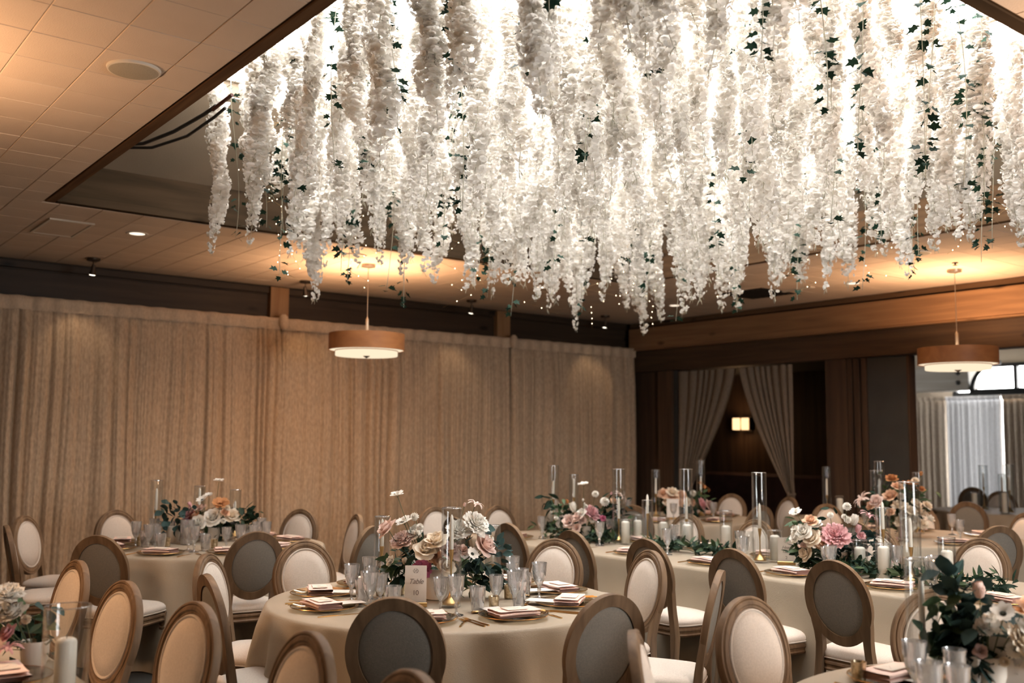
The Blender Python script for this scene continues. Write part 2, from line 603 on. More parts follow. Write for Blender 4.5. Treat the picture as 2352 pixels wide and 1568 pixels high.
for i in range(ix0, ix1 + 1):
    for j in range(iy0, iy1 + 1):
        x0, y0 = JX + i * TX, JY + j * TY
        x1, y1 = x0 + TX, y0 + TY
        if x0 < RX0 or y0 < RY0 or x1 > WB + .02 or y1 > WA + .02:
            continue
        if x0 >= SKX0 - .01 and x1 <= SKX1 + .01 and y0 >= SKY0 - .01 and y1 <= SKY1 + .01:
            continue
        inside = not (x1 <= SKX0 + .004 or x0 >= SKX1 - .004 or y1 <= SKY0 + .004 or y0 >= SKY1 - .004)
        (cut if inside else full).append((x0, y0, x1, y1))
def seen(t):
    u, v, d = project(((t[0] + t[2]) / 2, (t[1] + t[3]) / 2, CEIL))
    return d > 0 and -80 < u < 2432 and -80 < v < 760
near = sorted([t for t in full if seen(t)], key=lambda t: (t[0] + t[2]) ** 2 + (t[1] + t[3]) ** 2)[:300]
pick = set(near)
for t in near:
    obj('tile', tile_mesh, ceiling, ((t[0] + t[2]) / 2, (t[1] + t[3]) / 2, CEIL + RNG.uniform(-.0008, .0008)), (RNG.uniform(-.002, .002), RNG.uniform(-.002, .002), 0))
mb = MB()
for t in full + cut:
    if t in pick:
        continue
    x0, y0, x1, y1 = t
    if t in cut:                                                     # trimmed against the skylight opening
        if x0 < SKX0 < x1 and y1 > SKY0 and y0 < SKY1: x1 = SKX0
        elif x0 < SKX1 < x1 and y1 > SKY0 and y0 < SKY1: x0 = SKX1
        elif y0 < SKY0 < y1: y1 = SKY0
        elif y0 < SKY1 < y1: y0 = SKY1
    mb.loft([[(x0 + g_, y0 + g_, CEIL + .012), (x0 + g_, y1 - g_, CEIL + .012), (x1 - g_, y1 - g_, CEIL + .012), (x1 - g_, y0 + g_, CEIL + .012)],
             [(x0 + c_, y0 + c_, CEIL), (x0 + c_, y1 - c_, CEIL), (x1 - c_, y1 - c_, CEIL), (x1 - c_, y0 + c_, CEIL)]], cap0=False)
o = mb.build('tile', M['tile'], ceiling, False)
o['kind'] = 'stuff'

# skylight well: wooden fascia boards, painted upstand, glazing on bars
well = struct('trim_1', MB().box(SKX0 - .012, SKY0 - .012, CEIL + .002, SKX0 - .001, SKY1 + .012, CEIL + .05), M['dark'], label='wooden fascia lining the skylight well')
F0 = CEIL - .0
def board(nm, x0, y0, z0, x1, y1, z1, mt, parent):
    return MB().box(x0, y0, z0, x1, y1, z1, ch=.004).build(nm, mt, parent, False)
BT = .082
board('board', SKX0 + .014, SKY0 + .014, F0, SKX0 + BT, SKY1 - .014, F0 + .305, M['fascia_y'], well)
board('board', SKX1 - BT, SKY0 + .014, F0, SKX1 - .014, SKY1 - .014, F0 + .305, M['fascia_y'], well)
board('board', SKX0 + BT, SKY0 + .014, F0, SKX1 - BT, SKY0 + BT, F0 + .305, M['fascia_shade_x'], well)
board('board', SKX0 + BT, SKY1 - BT, F0, SKX1 - BT, SKY1 - .014, F0 + .305, M['fascia_shade_x'], well)
mb = MB()
rect_frame(mb, SKX0 - .05, SKY0 - .05, SKX1 + .05, SKY1 + .05, CEIL + .12, SKZ - .1, SKX0, SKY0, SKX1, SKY1)
rect_frame(mb, SKX0 - .05, SKY0 - .05, SKX1 + .05, SKY1 + .05, SKZ - .1, SKZ, GX0, GY0, GX1, GY1)
rect_frame(mb, SKX0 - .02, SKY0 - .02, SKX1 + .02, SKY1 + .02, CEIL + .0125, CEIL + .12, SKX0 + .013, SKY0 + .013, SKX1 - .013, SKY1 - .013)
ring = lambda x0, y0, x1, y1, z: [(x0, y0, z), (x0, y1, z), (x1, y1, z), (x1, y0, z)]
mb.loft([ring(SKX0 + .02, SKY0 + .02, SKX1 - .02, SKY1 - .02, 3.56), ring(SKX0 + BT, SKY0 + BT, SKX1 - BT, SKY1 - BT, 3.604), ring(GX0, GY0, GX1, GY1, SKZ - .1)], False, False)
struct('trim_2', mb, M['drywall'], label='sloped plaster well rising to the skylight')
sky = struct('window_1', rect_frame(MB(), GX0 - .1, GY0 - .1, GX1 + .1, GY1 + .1, SKZ + .001, SKZ + .08, GX0 + .03, GY0 + .03, GX1 - .03, GY1 - .03), M['white_trim'], label='large glazed skylight above the hanging flowers')
NB = 5
for k in range(1, NB):
    x = GX0 + (GX1 - GX0) * k / NB
    MB().box(x - .02, GY0 + .03, SKZ, x + .02, GY1 - .03, SKZ + .06).build('glazing_bar', M['white_trim'], sky, False)
for k in (1, 2):
    y = GY0 + (GY1 - GY0) * k / 3
    MB().box(GX0 + .03, y - .02, SKZ + .002, GX1 - .03, y + .02, SKZ + .05).build('glazing_bar', M['white_trim'], sky, False)
for k in range(NB):
    x0, x1 = GX0 + (GX1 - GX0) * k / NB, GX0 + (GX1 - GX0) * (k + 1) / NB
    MB().box(x0 + .021, GY0 + .03, SKZ + .062, x1 - .021, GY1 - .03, SKZ + .066).build('pane', M['pane'], sky, False)
for pts, mt, rr in (([(1.93, 7.05, 3.60), (2.10, 6.82, 3.595), (2.19, 6.48, 3.615), (2.22, 6.02, 3.62), (2.25, 5.90, 3.65)], 'cable', .012),
                    ([(1.95, 7.03, 3.585), (2.14, 6.76, 3.56), (2.25, 6.40, 3.575), (2.28, 6.0, 3.61), (2.31, 5.90, 3.65)], 'cable', .010),
                    ([(2.24, 5.93, 3.63), (2.255, 5.82, 3.65), (2.27, 5.70, 3.67)], 'red_cable', .012)):
    o = MB().tube(pts, rr, 6).build('cable', M[mt])
    tag(o, {'cable': 'black cable slung inside the corner of the skylight well' if rr > .01 else 'thinner black cable slung beneath another in skylight corner',
            'red_cable': 'short reddish cable end behind the leftmost flower strands'}[mt], 'cable')

# curtained wall (far left)
wa = struct('wall_left', MB().box(RX0 - .1, WA, 0, WB + .12, WA + .1, CEIL + .1), M['panel_x'], label='dark timber wall behind the velvet curtains')
def rail(nm, x0, x1, z0, z1, y0, y1, mt):
    MB().box(x0, y0, z0, x1, y1, z1, ch=.004).build(nm, mt, wa, False)
posts = [(1.36, 1.58), (4.70, 4.92), (7.91, 8.12)]
edges = [RX0] + [e for p in posts for e in p] + [WB - .1]
for a, b in zip(edges[::2], edges[1::2]):
    rail('header_board', a + .01, b - .01, CEIL - .075, CEIL - .004, WA - .06, WA, M['panel_x'])
    rail('header_board', a + .01, b - .01, 2.40, CEIL - .09, WA - .03, WA, M['panel_x'])
for a, b in posts:
    rail('post', a, b, 0, CEIL - .004, WA - .10, WA, M['post_z'])

# wall with the openings (far right)
wb = struct('wall_right', MB().box(WB, 6.45, 2.58, WB + .12, WA, CEIL + .1).box(WB, RY0, 2.58, WB + .12, 6.45, CEIL + .1).box(WB, 9.56, 0, WB + .12, WA + .1, 2.6)
            .box(WB, RY0, 0, WB + .12, .6, 2.6), M['dark_z'], label='dark timber wall with wide openings')
def bar(nm, y0, y1, z0, z1, x0, x1, mt):
    return MB().box(x0, y0, z0, x1, y1, z1, ch=.006).build(nm, mt, wb, False)
bar('beam', RY0 + .1, WA - .14, 2.905, 3.215, WB - .13, WB, M['beam_y'])
bar('beam_cap', RY0 + .1, WA - .14, 3.235, CEIL - .003, WB - .10, WB, M['fascia_y'])
bar('ledge', RY0 + .1, WA - .14, 2.893, 2.912, WB - .15, WB, M['beam_y'])
bar('header_board', RY0 + .1, WA - .14, 2.585, 2.89, WB - .05, WB, M['header_shade_y'])
bar('post', 9.64, 9.90, 0, 2.58, WB - .06, WB + .1, M['brown_z'])
bar('post', 9.56, 9.635, 0, 2.58, WB - .02, WB + .1, M['slate'])
bar('post', 6.86, 7.14, 0, 2.58, WB - .05, WB + .14, M['dark_z'])
for y0, y1 in ((6.80, 6.85), (6.70, 6.77), (6.61, 6.67)):
    bar('jamb', y0, y1, 0, 2.58, WB - .03, WB + .12, M['dark_z'])
bar('panel', 6.10, 6.60, 0, 2.58, WB - .01, WB + .06, M['slate'])
bar('jamb', 6.075, 6.098, 0, 2.58, WB - .02, WB + .12, M['dark_z'])

# dim lounge behind the draped opening
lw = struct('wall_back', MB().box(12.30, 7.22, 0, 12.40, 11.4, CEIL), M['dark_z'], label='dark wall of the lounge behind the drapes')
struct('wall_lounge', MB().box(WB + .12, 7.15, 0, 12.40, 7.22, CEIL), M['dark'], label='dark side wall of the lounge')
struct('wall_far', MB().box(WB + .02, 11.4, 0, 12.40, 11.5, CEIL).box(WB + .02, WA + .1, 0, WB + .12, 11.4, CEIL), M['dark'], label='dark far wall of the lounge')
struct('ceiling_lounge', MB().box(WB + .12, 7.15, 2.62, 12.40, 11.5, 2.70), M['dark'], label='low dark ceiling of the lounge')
bq = thing('banquette', (12.0, 9.0, 0), 0, 'dark maroon banquette against the lounge back wall', 'bench')
MB().box(-.3, -1.5, .05, .28, 1.6, .46, ch=.03).build('seat', M['maroon'], bq)
MB().box(.12, -1.5, .47, .29, 1.6, 1.12, ch=.04).build('backrest', M['maroon'], bq)

# bright room beyond the wide opening
struct('ceiling_annex', MB().box(WB + .13, RY0, CEIL - .15, RX1 + .1, 12.6, CEIL - .05), M['plaster_annex'], label='pale ceiling of the adjoining room')
mb = MB()
WY0, WY1 = 6.6, 8.7
mb.box(RX1, RY0, 0, RX1 + .1, WY0, CEIL).box(RX1, WY1, 0, RX1 + .1, 12.6, CEIL).box(RX1, WY0, 0, RX1 + .1, WY1, .35).box(RX1, WY0, 2.88, RX1 + .1, WY1, CEIL)
struct('wall_annex', mb, M['plaster_annex'], label='window wall of the adjoining room')
struct('wall_annex_side', MB().box(12.4, 12.5, 0, RX1 + .1, 12.6, CEIL).box(WB + .12, RY0 - .1, 0, RX1 + .1, RY0, CEIL), M['plaster_annex'], label='end walls of the adjoining room')
w2 = struct('window_2', MB().box(RX1 - .02, WY0, .33, RX1 + .06, WY1, .40).box(RX1 - .02, WY0, 2.84, RX1 + .06, WY1, 2.90), M['black_metal'], label='bright window behind the white drapes')
for y in (WY0 + .03, 7.65, WY1 - .03):
    MB().box(RX1 - .02, y - .03, .4, RX1 + .06, y + .03, 2.86).build('mullion', M['black_metal'], w2, False)
MB().box(RX1 - .04, WY0, 2.36, RX1 + .06, WY1, 2.44).build('transom', M['black_metal'], w2, False)
for y0, y1 in ((WY0 + .06, 7.62), (7.68, WY1 - .06)):
    MB().box(RX1 + .02, y0, .4, RX1 + .026, y1, 2.36).build('pane', M['pane'], w2, False)
    MB().box(RX1 + .02, y0, 2.44, RX1 + .026, y1, 2.84).build('pane', M['pane'], w2, False)
gb = struct('trim_3', MB().box(15.55, 8.05, 2.44, 15.85, 12.5, 2.84, ch=.01), M['grey_beam'], label='grey glulam beam under the adjoining ceiling')
for z in (2.56, 2.72):
    MB().lathe([(.035, 0), (.035, .02), (.02, .03)], 10).build('bolt', M['black_metal'], gb).matrix_local = Matrix.Translation((15.55, 8.22, z)) @ Matrix.Rotation(-PI / 2, 4, 'Y')
pts = [(15.6, 8.02, 2.40)] + [(15.6, 7.55 + .47 * math.cos(t), 2.44 + .42 * math.sin(t)) for t in np.linspace(0, PI / 2, 10)]
struct('trim_4', MB().tube(pts, .035, 8).box(15.58, 4.5, 2.355, 15.66, 8.05, 2.45), M['black_metal'], label='curved dark metal brace and rail by the window')

# walls behind the photographer, with the windows that light the tables
mb = MB()
NW0, NW1, NZ0, NZ1 = 3.6, 5.8, .8, 2.6
mb.box(RX0 - .1, RY0 - .1, 0, NW0, RY0, CEIL + .1).box(NW1, RY0 - .1, 0, WB + .12, RY0, CEIL + .1).box(NW0, RY0 - .1, 0, NW1, RY0, NZ0).box(NW0, RY0 - .1, NZ1, NW1, RY0, CEIL + .1)
struct('wall_near', mb, M['dark_z'], label='dark timber wall behind the photographer')
w3 = struct('window_3', MB().box(NW0, RY0 - .06, NZ0, NW1, RY0 + .02, NZ0 + .04).box(NW0, RY0 - .06, NZ1 - .04, NW1, RY0 + .02, NZ1), M['white_trim'], label='window behind the photographer')
for x in (NW0 + .02, (NW0 + NW1) / 2, NW1 - .02):
    MB().box(x - .02, RY0 - .06, NZ0 + .04, x + .02, RY0 + .02, NZ1 - .04).build('mullion', M['white_trim'], w3, False)
for x in (NW0 + .04, (NW0 + NW1) / 2 + .02):
    MB().box(x, RY0 - .03, NZ0 + .04, x + 1.04, RY0 - .024, NZ1 - .04).build('pane', M['pane'], w3, False)
struct('wall_side', MB().box(RX0 - .1, RY0, 0, RX0, WA, CEIL + .1), M['dark_z'], label='dark timber wall on the left of the hall')

# ------------------------------------------------------------------ curtains
def folds(n, length, seed, wl=(.07, .2)):
    r = np.random.default_rng(seed)
    xs = np.linspace(0, length, n)
    e = [0.]
    amp = []
    while e[-1] < length:
        e.append(e[-1] + r.uniform(*wl))
        amp.append(r.uniform(.25, 1.))
    ph = np.interp(xs, e, np.arange(len(e)) * PI)
    am = np.interp(xs, np.array(e[:-1]) , amp)
    return xs, np.abs(np.sin(ph)) ** .65 * am, r

def curtain(name, x0, x1, seed, label):
    """velvet panel hung in front of the left wall; local x along the wall, gathered on a rod."""
    n = int((x1 - x0) * 130)
    xs, d, r = folds(n, x1 - x0, seed, (.05, .2))
    xs2, d2, _ = folds(n, x1 - x0, seed + 50, (.25, .6))
    _, d3, _ = folds(n, x1 - x0, seed + 90, (.02, .06))
    gate = np.clip(np.interp(xs, np.arange(0, x1 - x0 + .5, .35), r.uniform(-.4, 1.2, len(np.arange(0, x1 - x0 + .5, .35)))), 0, 1)
    zs = [.01, .5, 1., 1.5, 2., 2.4, 2.7, 2.80]
    sheet = []
    for z in zs:
        k = .35 + .65 * min(1, (2.85 - z) / .5)
        sh = .012 * np.sin(xs * 5 + z * 1.3 + seed) * (2.8 - z)
        sheet.append([(x0 + xs[i] + sh[i] * (0 < i < n - 1), WA - .20 - k * (.12 * d[i] * (.25 + .75 * gate[i]) + .05 * d2[i] + .016 * d3[i]), z) for i in range(n)])
    t = thing(name, ((x0 + x1) / 2, WA - .2, 0), 0, label, 'curtain', None)
    off = np.array([(x0 + x1) / 2, WA - .2, 0])
    sheet = [[tuple(np.array(p) - off) for p in row] for row in sheet]
    MB().grid(sheet).build('fabric', M['velvet'], t, sharp=None)
    # ruffled heading with the rod pocket
    hs = []
    for z, q in ((2.795, .045), (2.82, .055), (2.855, .045), (2.885, .055), (2.915, .05), (2.93, .03)):
        hs.append([(x0 + xs[i] - off[0], -q - .012 * math.sin(xs[i] * 33 + seed) - .01 * d[i], z + .002 * math.sin(xs[i] * 23 + seed)) for i in range(0, n, 2)])
    MB().grid(hs).build('heading', M['velvet_band'], t, sharp=None)
    MB().tube([(x0 - off[0], -.002, 2.86), (x1 - off[0], -.002, 2.86)], .016, 8).build('rod', M['black_metal'], t)
    return t
curtain('velvet_curtain', -3.1, 1.40, 3, 'taupe crushed velvet curtain panel, leftmost, partly out of frame')
curtain('velvet_curtain', 1.42, 4.76, 5, 'taupe crushed velvet curtain panel behind the table with eucalyptus vase')
curtain('velvet_curtain', 4.79, 8.02, 9, 'taupe crushed velvet curtain panel lit by a hanging drum lamp')
curtain('velvet_curtain', 8.05, 10.33, 13, 'taupe crushed velvet curtain panel ending at the room corner')
def seam_knot(x, label):
    o = MB().lathe([(.02, -.09), (.05, -.05), (.055, 0), (.045, .06), (.02, .085)], 14).build('curtain_tie', M['velvet_band'], None, loc=(x, WA - .29, 2.88))
    tag(o, label, 'curtain tie')
seam_knot(4.775, 'bunched fabric knot at curtain top below the first pale post')
seam_knot(8.035, 'bunched fabric knot at curtain top below the farther pale post')

def side_drape(name, y_fix, y_open, y_low, seed, label):
    """sheer panel in the lounge opening, swept aside towards y_fix."""
    n, t = 90, thing(name, (WB - .02, y_fix, 0), 0, label, 'curtain')
    r = np.random.default_rng(seed)
    rows = []
    for z in np.linspace(2.56, .04, 26):
        if z > .95:
            s = (2.56 - z) / 1.61
            inner = y_open + (y_low - y_open) * s ** 1.35
        else:
            inner = y_low + (y_fix - y_low) * -.15 * (.95 - z)
        row = []
        for i in range(n):
            u = i / (n - 1)
            y = y_fix + (inner - y_fix) * u
            w = abs(math.sin(u * 24 + .8 * math.sin(u * 9 + seed) + .2 * math.sin(z * 2)))
            row.append((.05 - .05 * w - .02 * math.sin(u * 7 + seed), y - y_fix, z))
        rows.append(row)
    MB().grid(rows).build('fabric', M['drape'], t, sharp=None)
    MB().tube([(.03, 0, .95), (-.05, (y_low - y_fix) * .5, .93), (.03, (y_low - y_fix) * 1.04, .97)], .018, 8).build('tieback', M['drape'], t)
side_drape('opening_drape', 9.55, 8.52, 9.34, 2, 'sheer taupe drape tied back beside the velvet wall')
side_drape('opening_drape', 7.65, 8.46, 7.74, 7, 'sheer taupe drape tied back beside the dark lounge gap')

def window_drape(y0, y1, mt, seed, label, x=15.95, top=2.36):
    n = int((y1 - y0) * 70)
    ys, d, _ = folds(n, y1 - y0, seed, (.06, .14))
    t = thing('window_drape', (x, y0, 0), 0, label, 'curtain')
    MB().grid([[(-.09 * d[i] * (.5 + .5 * min(1, (top - z) * 2)), ys[i], z) for i in range(n)] for z in (.02, .7, 1.4, 2., top - .06)]).build('fabric', M[mt], t, sharp=None)
    MB().grid([[(-.03 - .04 * d[i] - q, ys[i], z) for i in range(n)] for z, q in ((top - .07, 0), (top - .03, .015), (top, 0))]).build('heading', M[mt], t, sharp=None)
window_drape(8.66, 10.4, 'beige_drape', 21, 'beige drape in the adjoining room beside the slate panel')
window_drape(7.72, 8.64, 'white_drape', 22, 'white daylit drape in the adjoining room, middle of three')
window_drape(6.7, 7.70, 'beige_drape', 23, 'striped beige drape at the right frame edge in adjoining room')
window_drape(5.0, 6.68, 'white_drape', 24, 'white drape in the adjoining room hidden past the frame edge')

# ------------------------------------------------------------------ oval-back chairs
def chair_proto():
    p = Proto('oval_back_chair')
    TL = .20
    nrm = math.sqrt(1 + TL * TL)
    c0 = np.array([0, -.255, .735])
    ex, ez, ey = np.array([1., 0, 0]), np.array([0, -TL, 1.]) / nrm, np.array([0, 1., TL]) / nrm
    A, B = .205, .234
    prof = [(-.052, -.016), (0, -.018), (.0, .006), (-.004, .013), (-.011, .015), (-.015, .011), (-.021, .017), (-.033, .018), (-.038, .012), (-.046, .012), (-.052, .004)]
    mb = MB()
    N = 56
    rings = []
    for i in range(N):
        t = 2 * PI * i / N
        rad = np.array([math.cos(t) / A, math.sin(t) / B])
        rad /= np.linalg.norm(rad)
        rings.append([tuple(c0 + ex * (A * math.cos(t) + rad[0] * q) + ez * (B * math.sin(t) + rad[1] * q) + ey * d) for q, d in prof])
    k = len(prof)
    vs = [q for r in rings for q in r]
    fs = [(i * k + j, ((i + 1) % N) * k + j, ((i + 1) % N) * k + (j + 1) % k, i * k + (j + 1) % k) for i in range(N) for j in range(k)]
    mb.add(vs, fs)
    p.part('back_frame', mb, M['oak'], sharp=32)

    def disc(mb, prof, a, b, flip=False):
        n = 40
        L = [[tuple(c0 + ex * (a * f * math.cos(2 * PI * i / n)) + ez * (b * f * math.sin(2 * PI * i / n)) + ey * d) for i in range(n)] for f, d in prof]
        if flip:
            L = [list(reversed(r)) for r in L]
        mb.loft(L, cap0=False, cap1=True)
    mb = MB()
    disc(mb, [(1.02, -.004), (1.0, .012), (.975, .019), (.95, .016), (.93, .011), (.915, .015), (.6, .027), (.25, .032), (.03, .033)], A - .05, B - .05)
    p.part('backrest', mb, M['linen'], label='cream linen back pad with welted edge', sharp=None)
    mb = MB()
    disc(mb, [(1.03, -.002), (1.0, -.008), (.94, -.011), (.6, -.016), (.03, -.019)], A - .05, B - .05, True)
    p.part('back_panel', mb, M['linen_back'], label='grey-taupe linen outer back', sharp=None)

    def outline(inset, z, n=44):
        pts = []
        for i in range(n):
            t = 2 * PI * i / n
            c, s = math.cos(t), math.sin(t)
            y = (.225 - inset) * math.copysign(abs(s) ** .42, s)
            x = (.222 + .022 * (y / .22) - inset) * math.copysign(abs(c) ** .42, c)
            pts.append((x, y + .01 + .012 * (s > 0) * s * math.cos(x * 5), z))
        return pts
    mb = MB()
    mb.loft([outline(i, z) for i, z in ((.022, .352), (.004, .355), (.0, .365), (.006, .374), (.006, .386), (.0, .392), (.0, .404), (.007, .412), (.012, .418), (.05, .418))], cap0=True, cap1=True)
    p.part('seat_rail', mb, M['oak'], sharp=30)
    mb = MB()
    mb.loft([outline(i, z) for i, z in ((.012, .416), (.004, .425), (.0, .44), (.002, .452), (.012, .466), (.035, .479), (.08, .489), (.14, .494), (.20, .496))], cap0=True)
    s = p.part('seat', mb, M['linen'], label='cream linen seat cushion', sharp=None)
    mb = MB()
    mb.tube([outline(.001, .424)[i % 44] for i in range(45)], .0045, 5, cap=False)
    p.part('piping', mb, M['piping'], parent=s)
    # turned front legs with block, rings and flutes
    for sx in (-1, 1):
        mb = MB()
        x, y = sx * .205, .185
        mb.box(x - .024, y - .024, .345, x + .024, y + .024, .417, ch=.003)
        prof = [(.010, 0), (.013, .01), (.014, .03), (.0125, .04), (.022, .25), (.023, .285), (.018, .29), (.026, .30), (.026, .312), (.019, .318), (.024, .328), (.024, .346)]
        mb.lathe(prof, 16, (x, y), rad=lambda t, k: 1 - .07 * (math.cos(8 * t) > 0) * (3 <= k <= 5))
        p.part('front_leg', mb, M['oak'], sharp=35)
    for sx in (-1, 1):
        mb = MB()
        path = [(.168, -.242, .665, .021, .014), (.158, -.233, .615, .025, .016), (.151, -.222, .56, .024, .017), (.150, -.212, .50, .022, .018), (.156, -.206, .43, .022, .02),
                (.164, -.205, .35, .022, .022), (.176, -.225, .20, .018, .019), (.184, -.262, 0, .014, .015)]
        mb.loft([[(sx * (x + a * i), y + b * j, z) for i, j in (((-1, -1), (1, -1), (1, 1), (-1, 1)) if sx > 0 else ((-1, 1), (1, 1), (1, -1), (-1, -1)))] for x, y, z, a, b in reversed(path)])
        p.part('rear_leg', mb, M['oak'], sharp=50)
    return p
CHAIR = chair_proto()

def chair(top, face, label, group=None):
    """top: where the crown of the back stands; face: heading of the sitter, degrees."""
    a = math.radians(face)
    return CHAIR.place((top[0] + .30 * math.cos(a), top[1] + .30 * math.sin(a), 0), a - PI / 2, label, 'chair', group)

def toward(a, b):
    return math.degrees(math.atan2(b[1] - a[1], b[0] - a[0]))

T10, TB, TR, TK, TK2, TK3 = (3.015, 4.43), (2.98, 7.70), (3.25, 1.33), (8.20, 7.62), (8.40, 4.90), (9.70, 6.70)
G = 'oval-back chairs around the hall'
SEATS = {
    'T10': (T10, [((2.13, 3.477), 'oval-back chair of table 10 with grey back square to the camera', 0),
                  ((2.90, 3.045), 'oval-back chair of table 10 with a pale bluish back, beside the frontmost setting', 0),
                  ((3.869, 3.283), 'oval-back chair of table 10 seen edge-on, its back toward the window side', -4),
                  ((4.239, 4.112), 'cream-fronted chair of table 10 turned three-quarters against head table', 0),
                  ((4.216, 4.925), 'cream-fronted chair of table 10 in front of a brown-backed head table chair', 0),
                  ((3.68, 5.60), 'chair of table 10 hidden behind its tall flowers', 0),
                  ((2.834, 5.713), 'cream-fronted chair across table 10, its oval facing the camera', -12),
                  ((2.086, 5.36), 'white-fronted chair of table 10 half hidden behind an edge-on chair', 0),
                  ((1.778, 4.559), 'oval-back chair of table 10 seen edge-on beside the long left table', 0)]),
    'TB': (TB, [((1.90, 6.738), 'dark-backed chair of the table by the curtain, nearest the long table', 0),
                ((2.837, 6.414), 'dark-backed chair of the table by the curtain, touching the white-fronted oval', 0),
                ((3.706, 6.379), 'grey-backed chair behind the left candle vase of table 10', 0),
                ((4.18, 7.436), 'brown oval chair seen three-quarters before the curtain, right of curtain table', 0),
                ((4.068, 8.25), 'oval chair before the curtain beside the lone napkin on table edge', 0),
                ((3.55, 8.90), 'chair against the curtain hidden behind the curtain table flowers', 0),
                ((2.67, 8.987), 'cream-fronted chair against the curtain beside the eucalyptus', 0),
                ((1.884, 8.716), 'cream-fronted chair against the curtain in the dim corner', 0),
                ((1.585, 7.842), 'dark oval chair at the left frame edge, back to camera', 0)]),
    'TR': (TR, [((3.304, 2.675), 'white-fronted chair facing the camera at the foreground flower table', 0),
                ((2.41, 2.42), 'blurred chair edge in front of the bluish-backed chair', 4),
                ((4.15, 2.33), 'white-fronted chair mostly hidden behind the foreground candle vase', 0)]),
    'TK': (TK, [((9.60, 7.95), 'amber-lit chair facing camera before the dark lounge', 0),
                ((9.66, 7.16), 'amber-lit chair in front of the lounge drape foot', 0),
                ((8.10, 6.34), 'brown-backed chair behind the tallest head table candle', 0),
                ((7.02, 7.05), 'brown-backed chair below the peach flowers', 0),
                ((7.60, 8.95), 'amber chair between the peach flowers and velvet curtain', 0)]),
    'TK2': (TK2, [((7.73, 3.80), 'dark-backed oval chair rising behind a front-facing chair at the right edge', 0),
                  ((9.35, 4.35), 'amber-fronted chair cropped by the right frame edge', 0),
                  ((8.90, 6.15), 'amber-fronted chair left of the peach and cream flowers', 0),
                  ((7.18, 4.72), 'brown-backed chair behind the head table bouquet', 0),
                  ((9.60, 5.55), 'amber chair behind the peach and cream flowers', 0)]),
}
for key, (c, lst) in SEATS.items():
    for top, lb, tw in lst:
        chair(top, toward(top, c) + tw, lb, G)
for y, lb in ((6.78, 'first brown-backed chair along the head table from the curtain end'), (6.06, 'second brown-backed chair along the head table from the curtain end'),
              (5.33, 'third brown-backed chair along head table, behind a cream-fronted oval'), (4.606, 'fourth brown-backed chair along the head table from the curtain end'),
              (3.90, 'fifth brown-backed chair along the head table, behind the edge-on chair'), (3.213, 'brown-backed chair before the Head Table 2 bouquet, whole oval in view')):
    chair((4.70, y), -1, lb, G)
for y, lb in ((5.97, 'cream-fronted chair across head table beside the peach flowers'), (5.23, 'cream-fronted chair across head table behind the lidded jar candle'),
              (4.62, 'cream-fronted chair across head table left of the big bouquet'), (4.13, 'cream-fronted chair across head table right of the big bouquet'),
              (3.37, 'cream-fronted chair across head table behind the crystal goblets')):
    chair((6.62, y), 180 + RNG.uniform(-3, 3), lb, G)
chair((5.24, 7.87), -92, 'cream-fronted chair at the curtain end of head table, half behind candle vase', G)
chair((5.86, 7.72), -88, 'mottled-fronted chair at the curtain end of head table behind pink lily', G)
for x, y, tw, lb in ((1.444, 5.44, 6, 'amber-fronted chair of the long left table, farthest of its row'), (1.412, 4.552, 9, 'amber-fronted chair of the long left table, second farthest of its row'),
                     (1.459, 3.82, 10, 'amber-fronted chair of the long left table touching the edge-on chair'), (1.539, 3.027, 2, 'amber-fronted chair of the long left table before table 10 cloth'),
                     (1.512, 2.363, 0, 'top of a blurred oval chair at the bottom frame edge')):
    chair((x, y), 180 + tw, lb, G)
chair((10.6, 5.55), 20, 'dark-backed chair beyond the wide opening, above another dark oval', G)
chair((14.2, 7.35), 20, 'dark chair silhouetted against the white drape', G)
chair((13.4, 6.55), 200, 'dark chair by the far table at the white drape', G)

# ------------------------------------------------------------------ tables and cloths
TOP = .755
def round_table(c, R, label, label_cloth, seed, group='round tables'):
    t = thing('round_table', (c[0], c[1], 0), 0, label, 'table', group)
    MB().lathe([(R - .012, .722), (R - .008, .726), (R - .008, .742), (R - .012, .746)], 48).build('tabletop', M['dark_z'], t)
    MB().lathe([(.30, 0), (.28, .03), (.06, .06), (.05, .40), (.05, .68), (.25, .72)], 20).build('pedestal', M['dark_z'], t)
    r = np.random.default_rng(seed)
    n = 144
    th = np.linspace(0, 2 * PI, n, endpoint=False)
    e = [0.]
    while e[-1] < 2 * PI:
        e.append(e[-1] + r.uniform(.22, .52))
    e = np.array(e) * 2 * PI / e[-1]
    am = r.uniform(.45, 1, len(e) - 1)
    k = np.searchsorted(e, th, side='right') - 1
    f = np.sin(PI * (th - e[k]) / (e[k + 1] - e[k])) ** 2 * am[k]
    rows = []
    for q, z in ((.02, TOP), (.5, TOP), (.9, TOP), (.985, TOP)):
        rows.append([(R * q * math.cos(a), R * q * math.sin(a), z) for a in th])
    for q, z in ((1.0, TOP - .004), (1.006, TOP - .014), (1.008, TOP - .03), (1.01, .66), (1.015, .55), (1.025, .4), (1.035, .2), (1.045, .008)):
        w = max(0, (TOP - .02 - z)) / .73
        rows.append([((R * q + .15 * f[i] * w ** .55 + .0) * math.cos(th[i] + .02 * w * math.sin(5 * th[i])), (R * q + .15 * f[i] * w ** .55) * math.sin(th[i] + .02 * w * math.sin(5 * th[i])), z) for i in range(n)])
    o = MB().loft(list(rows), cap0=True, cap1=False).build('tablecloth', M['cloth'], None, sharp=None, loc=(c[0], c[1], 0))
    tag(o, label_cloth, 'tablecloth', 'beige tablecloths')

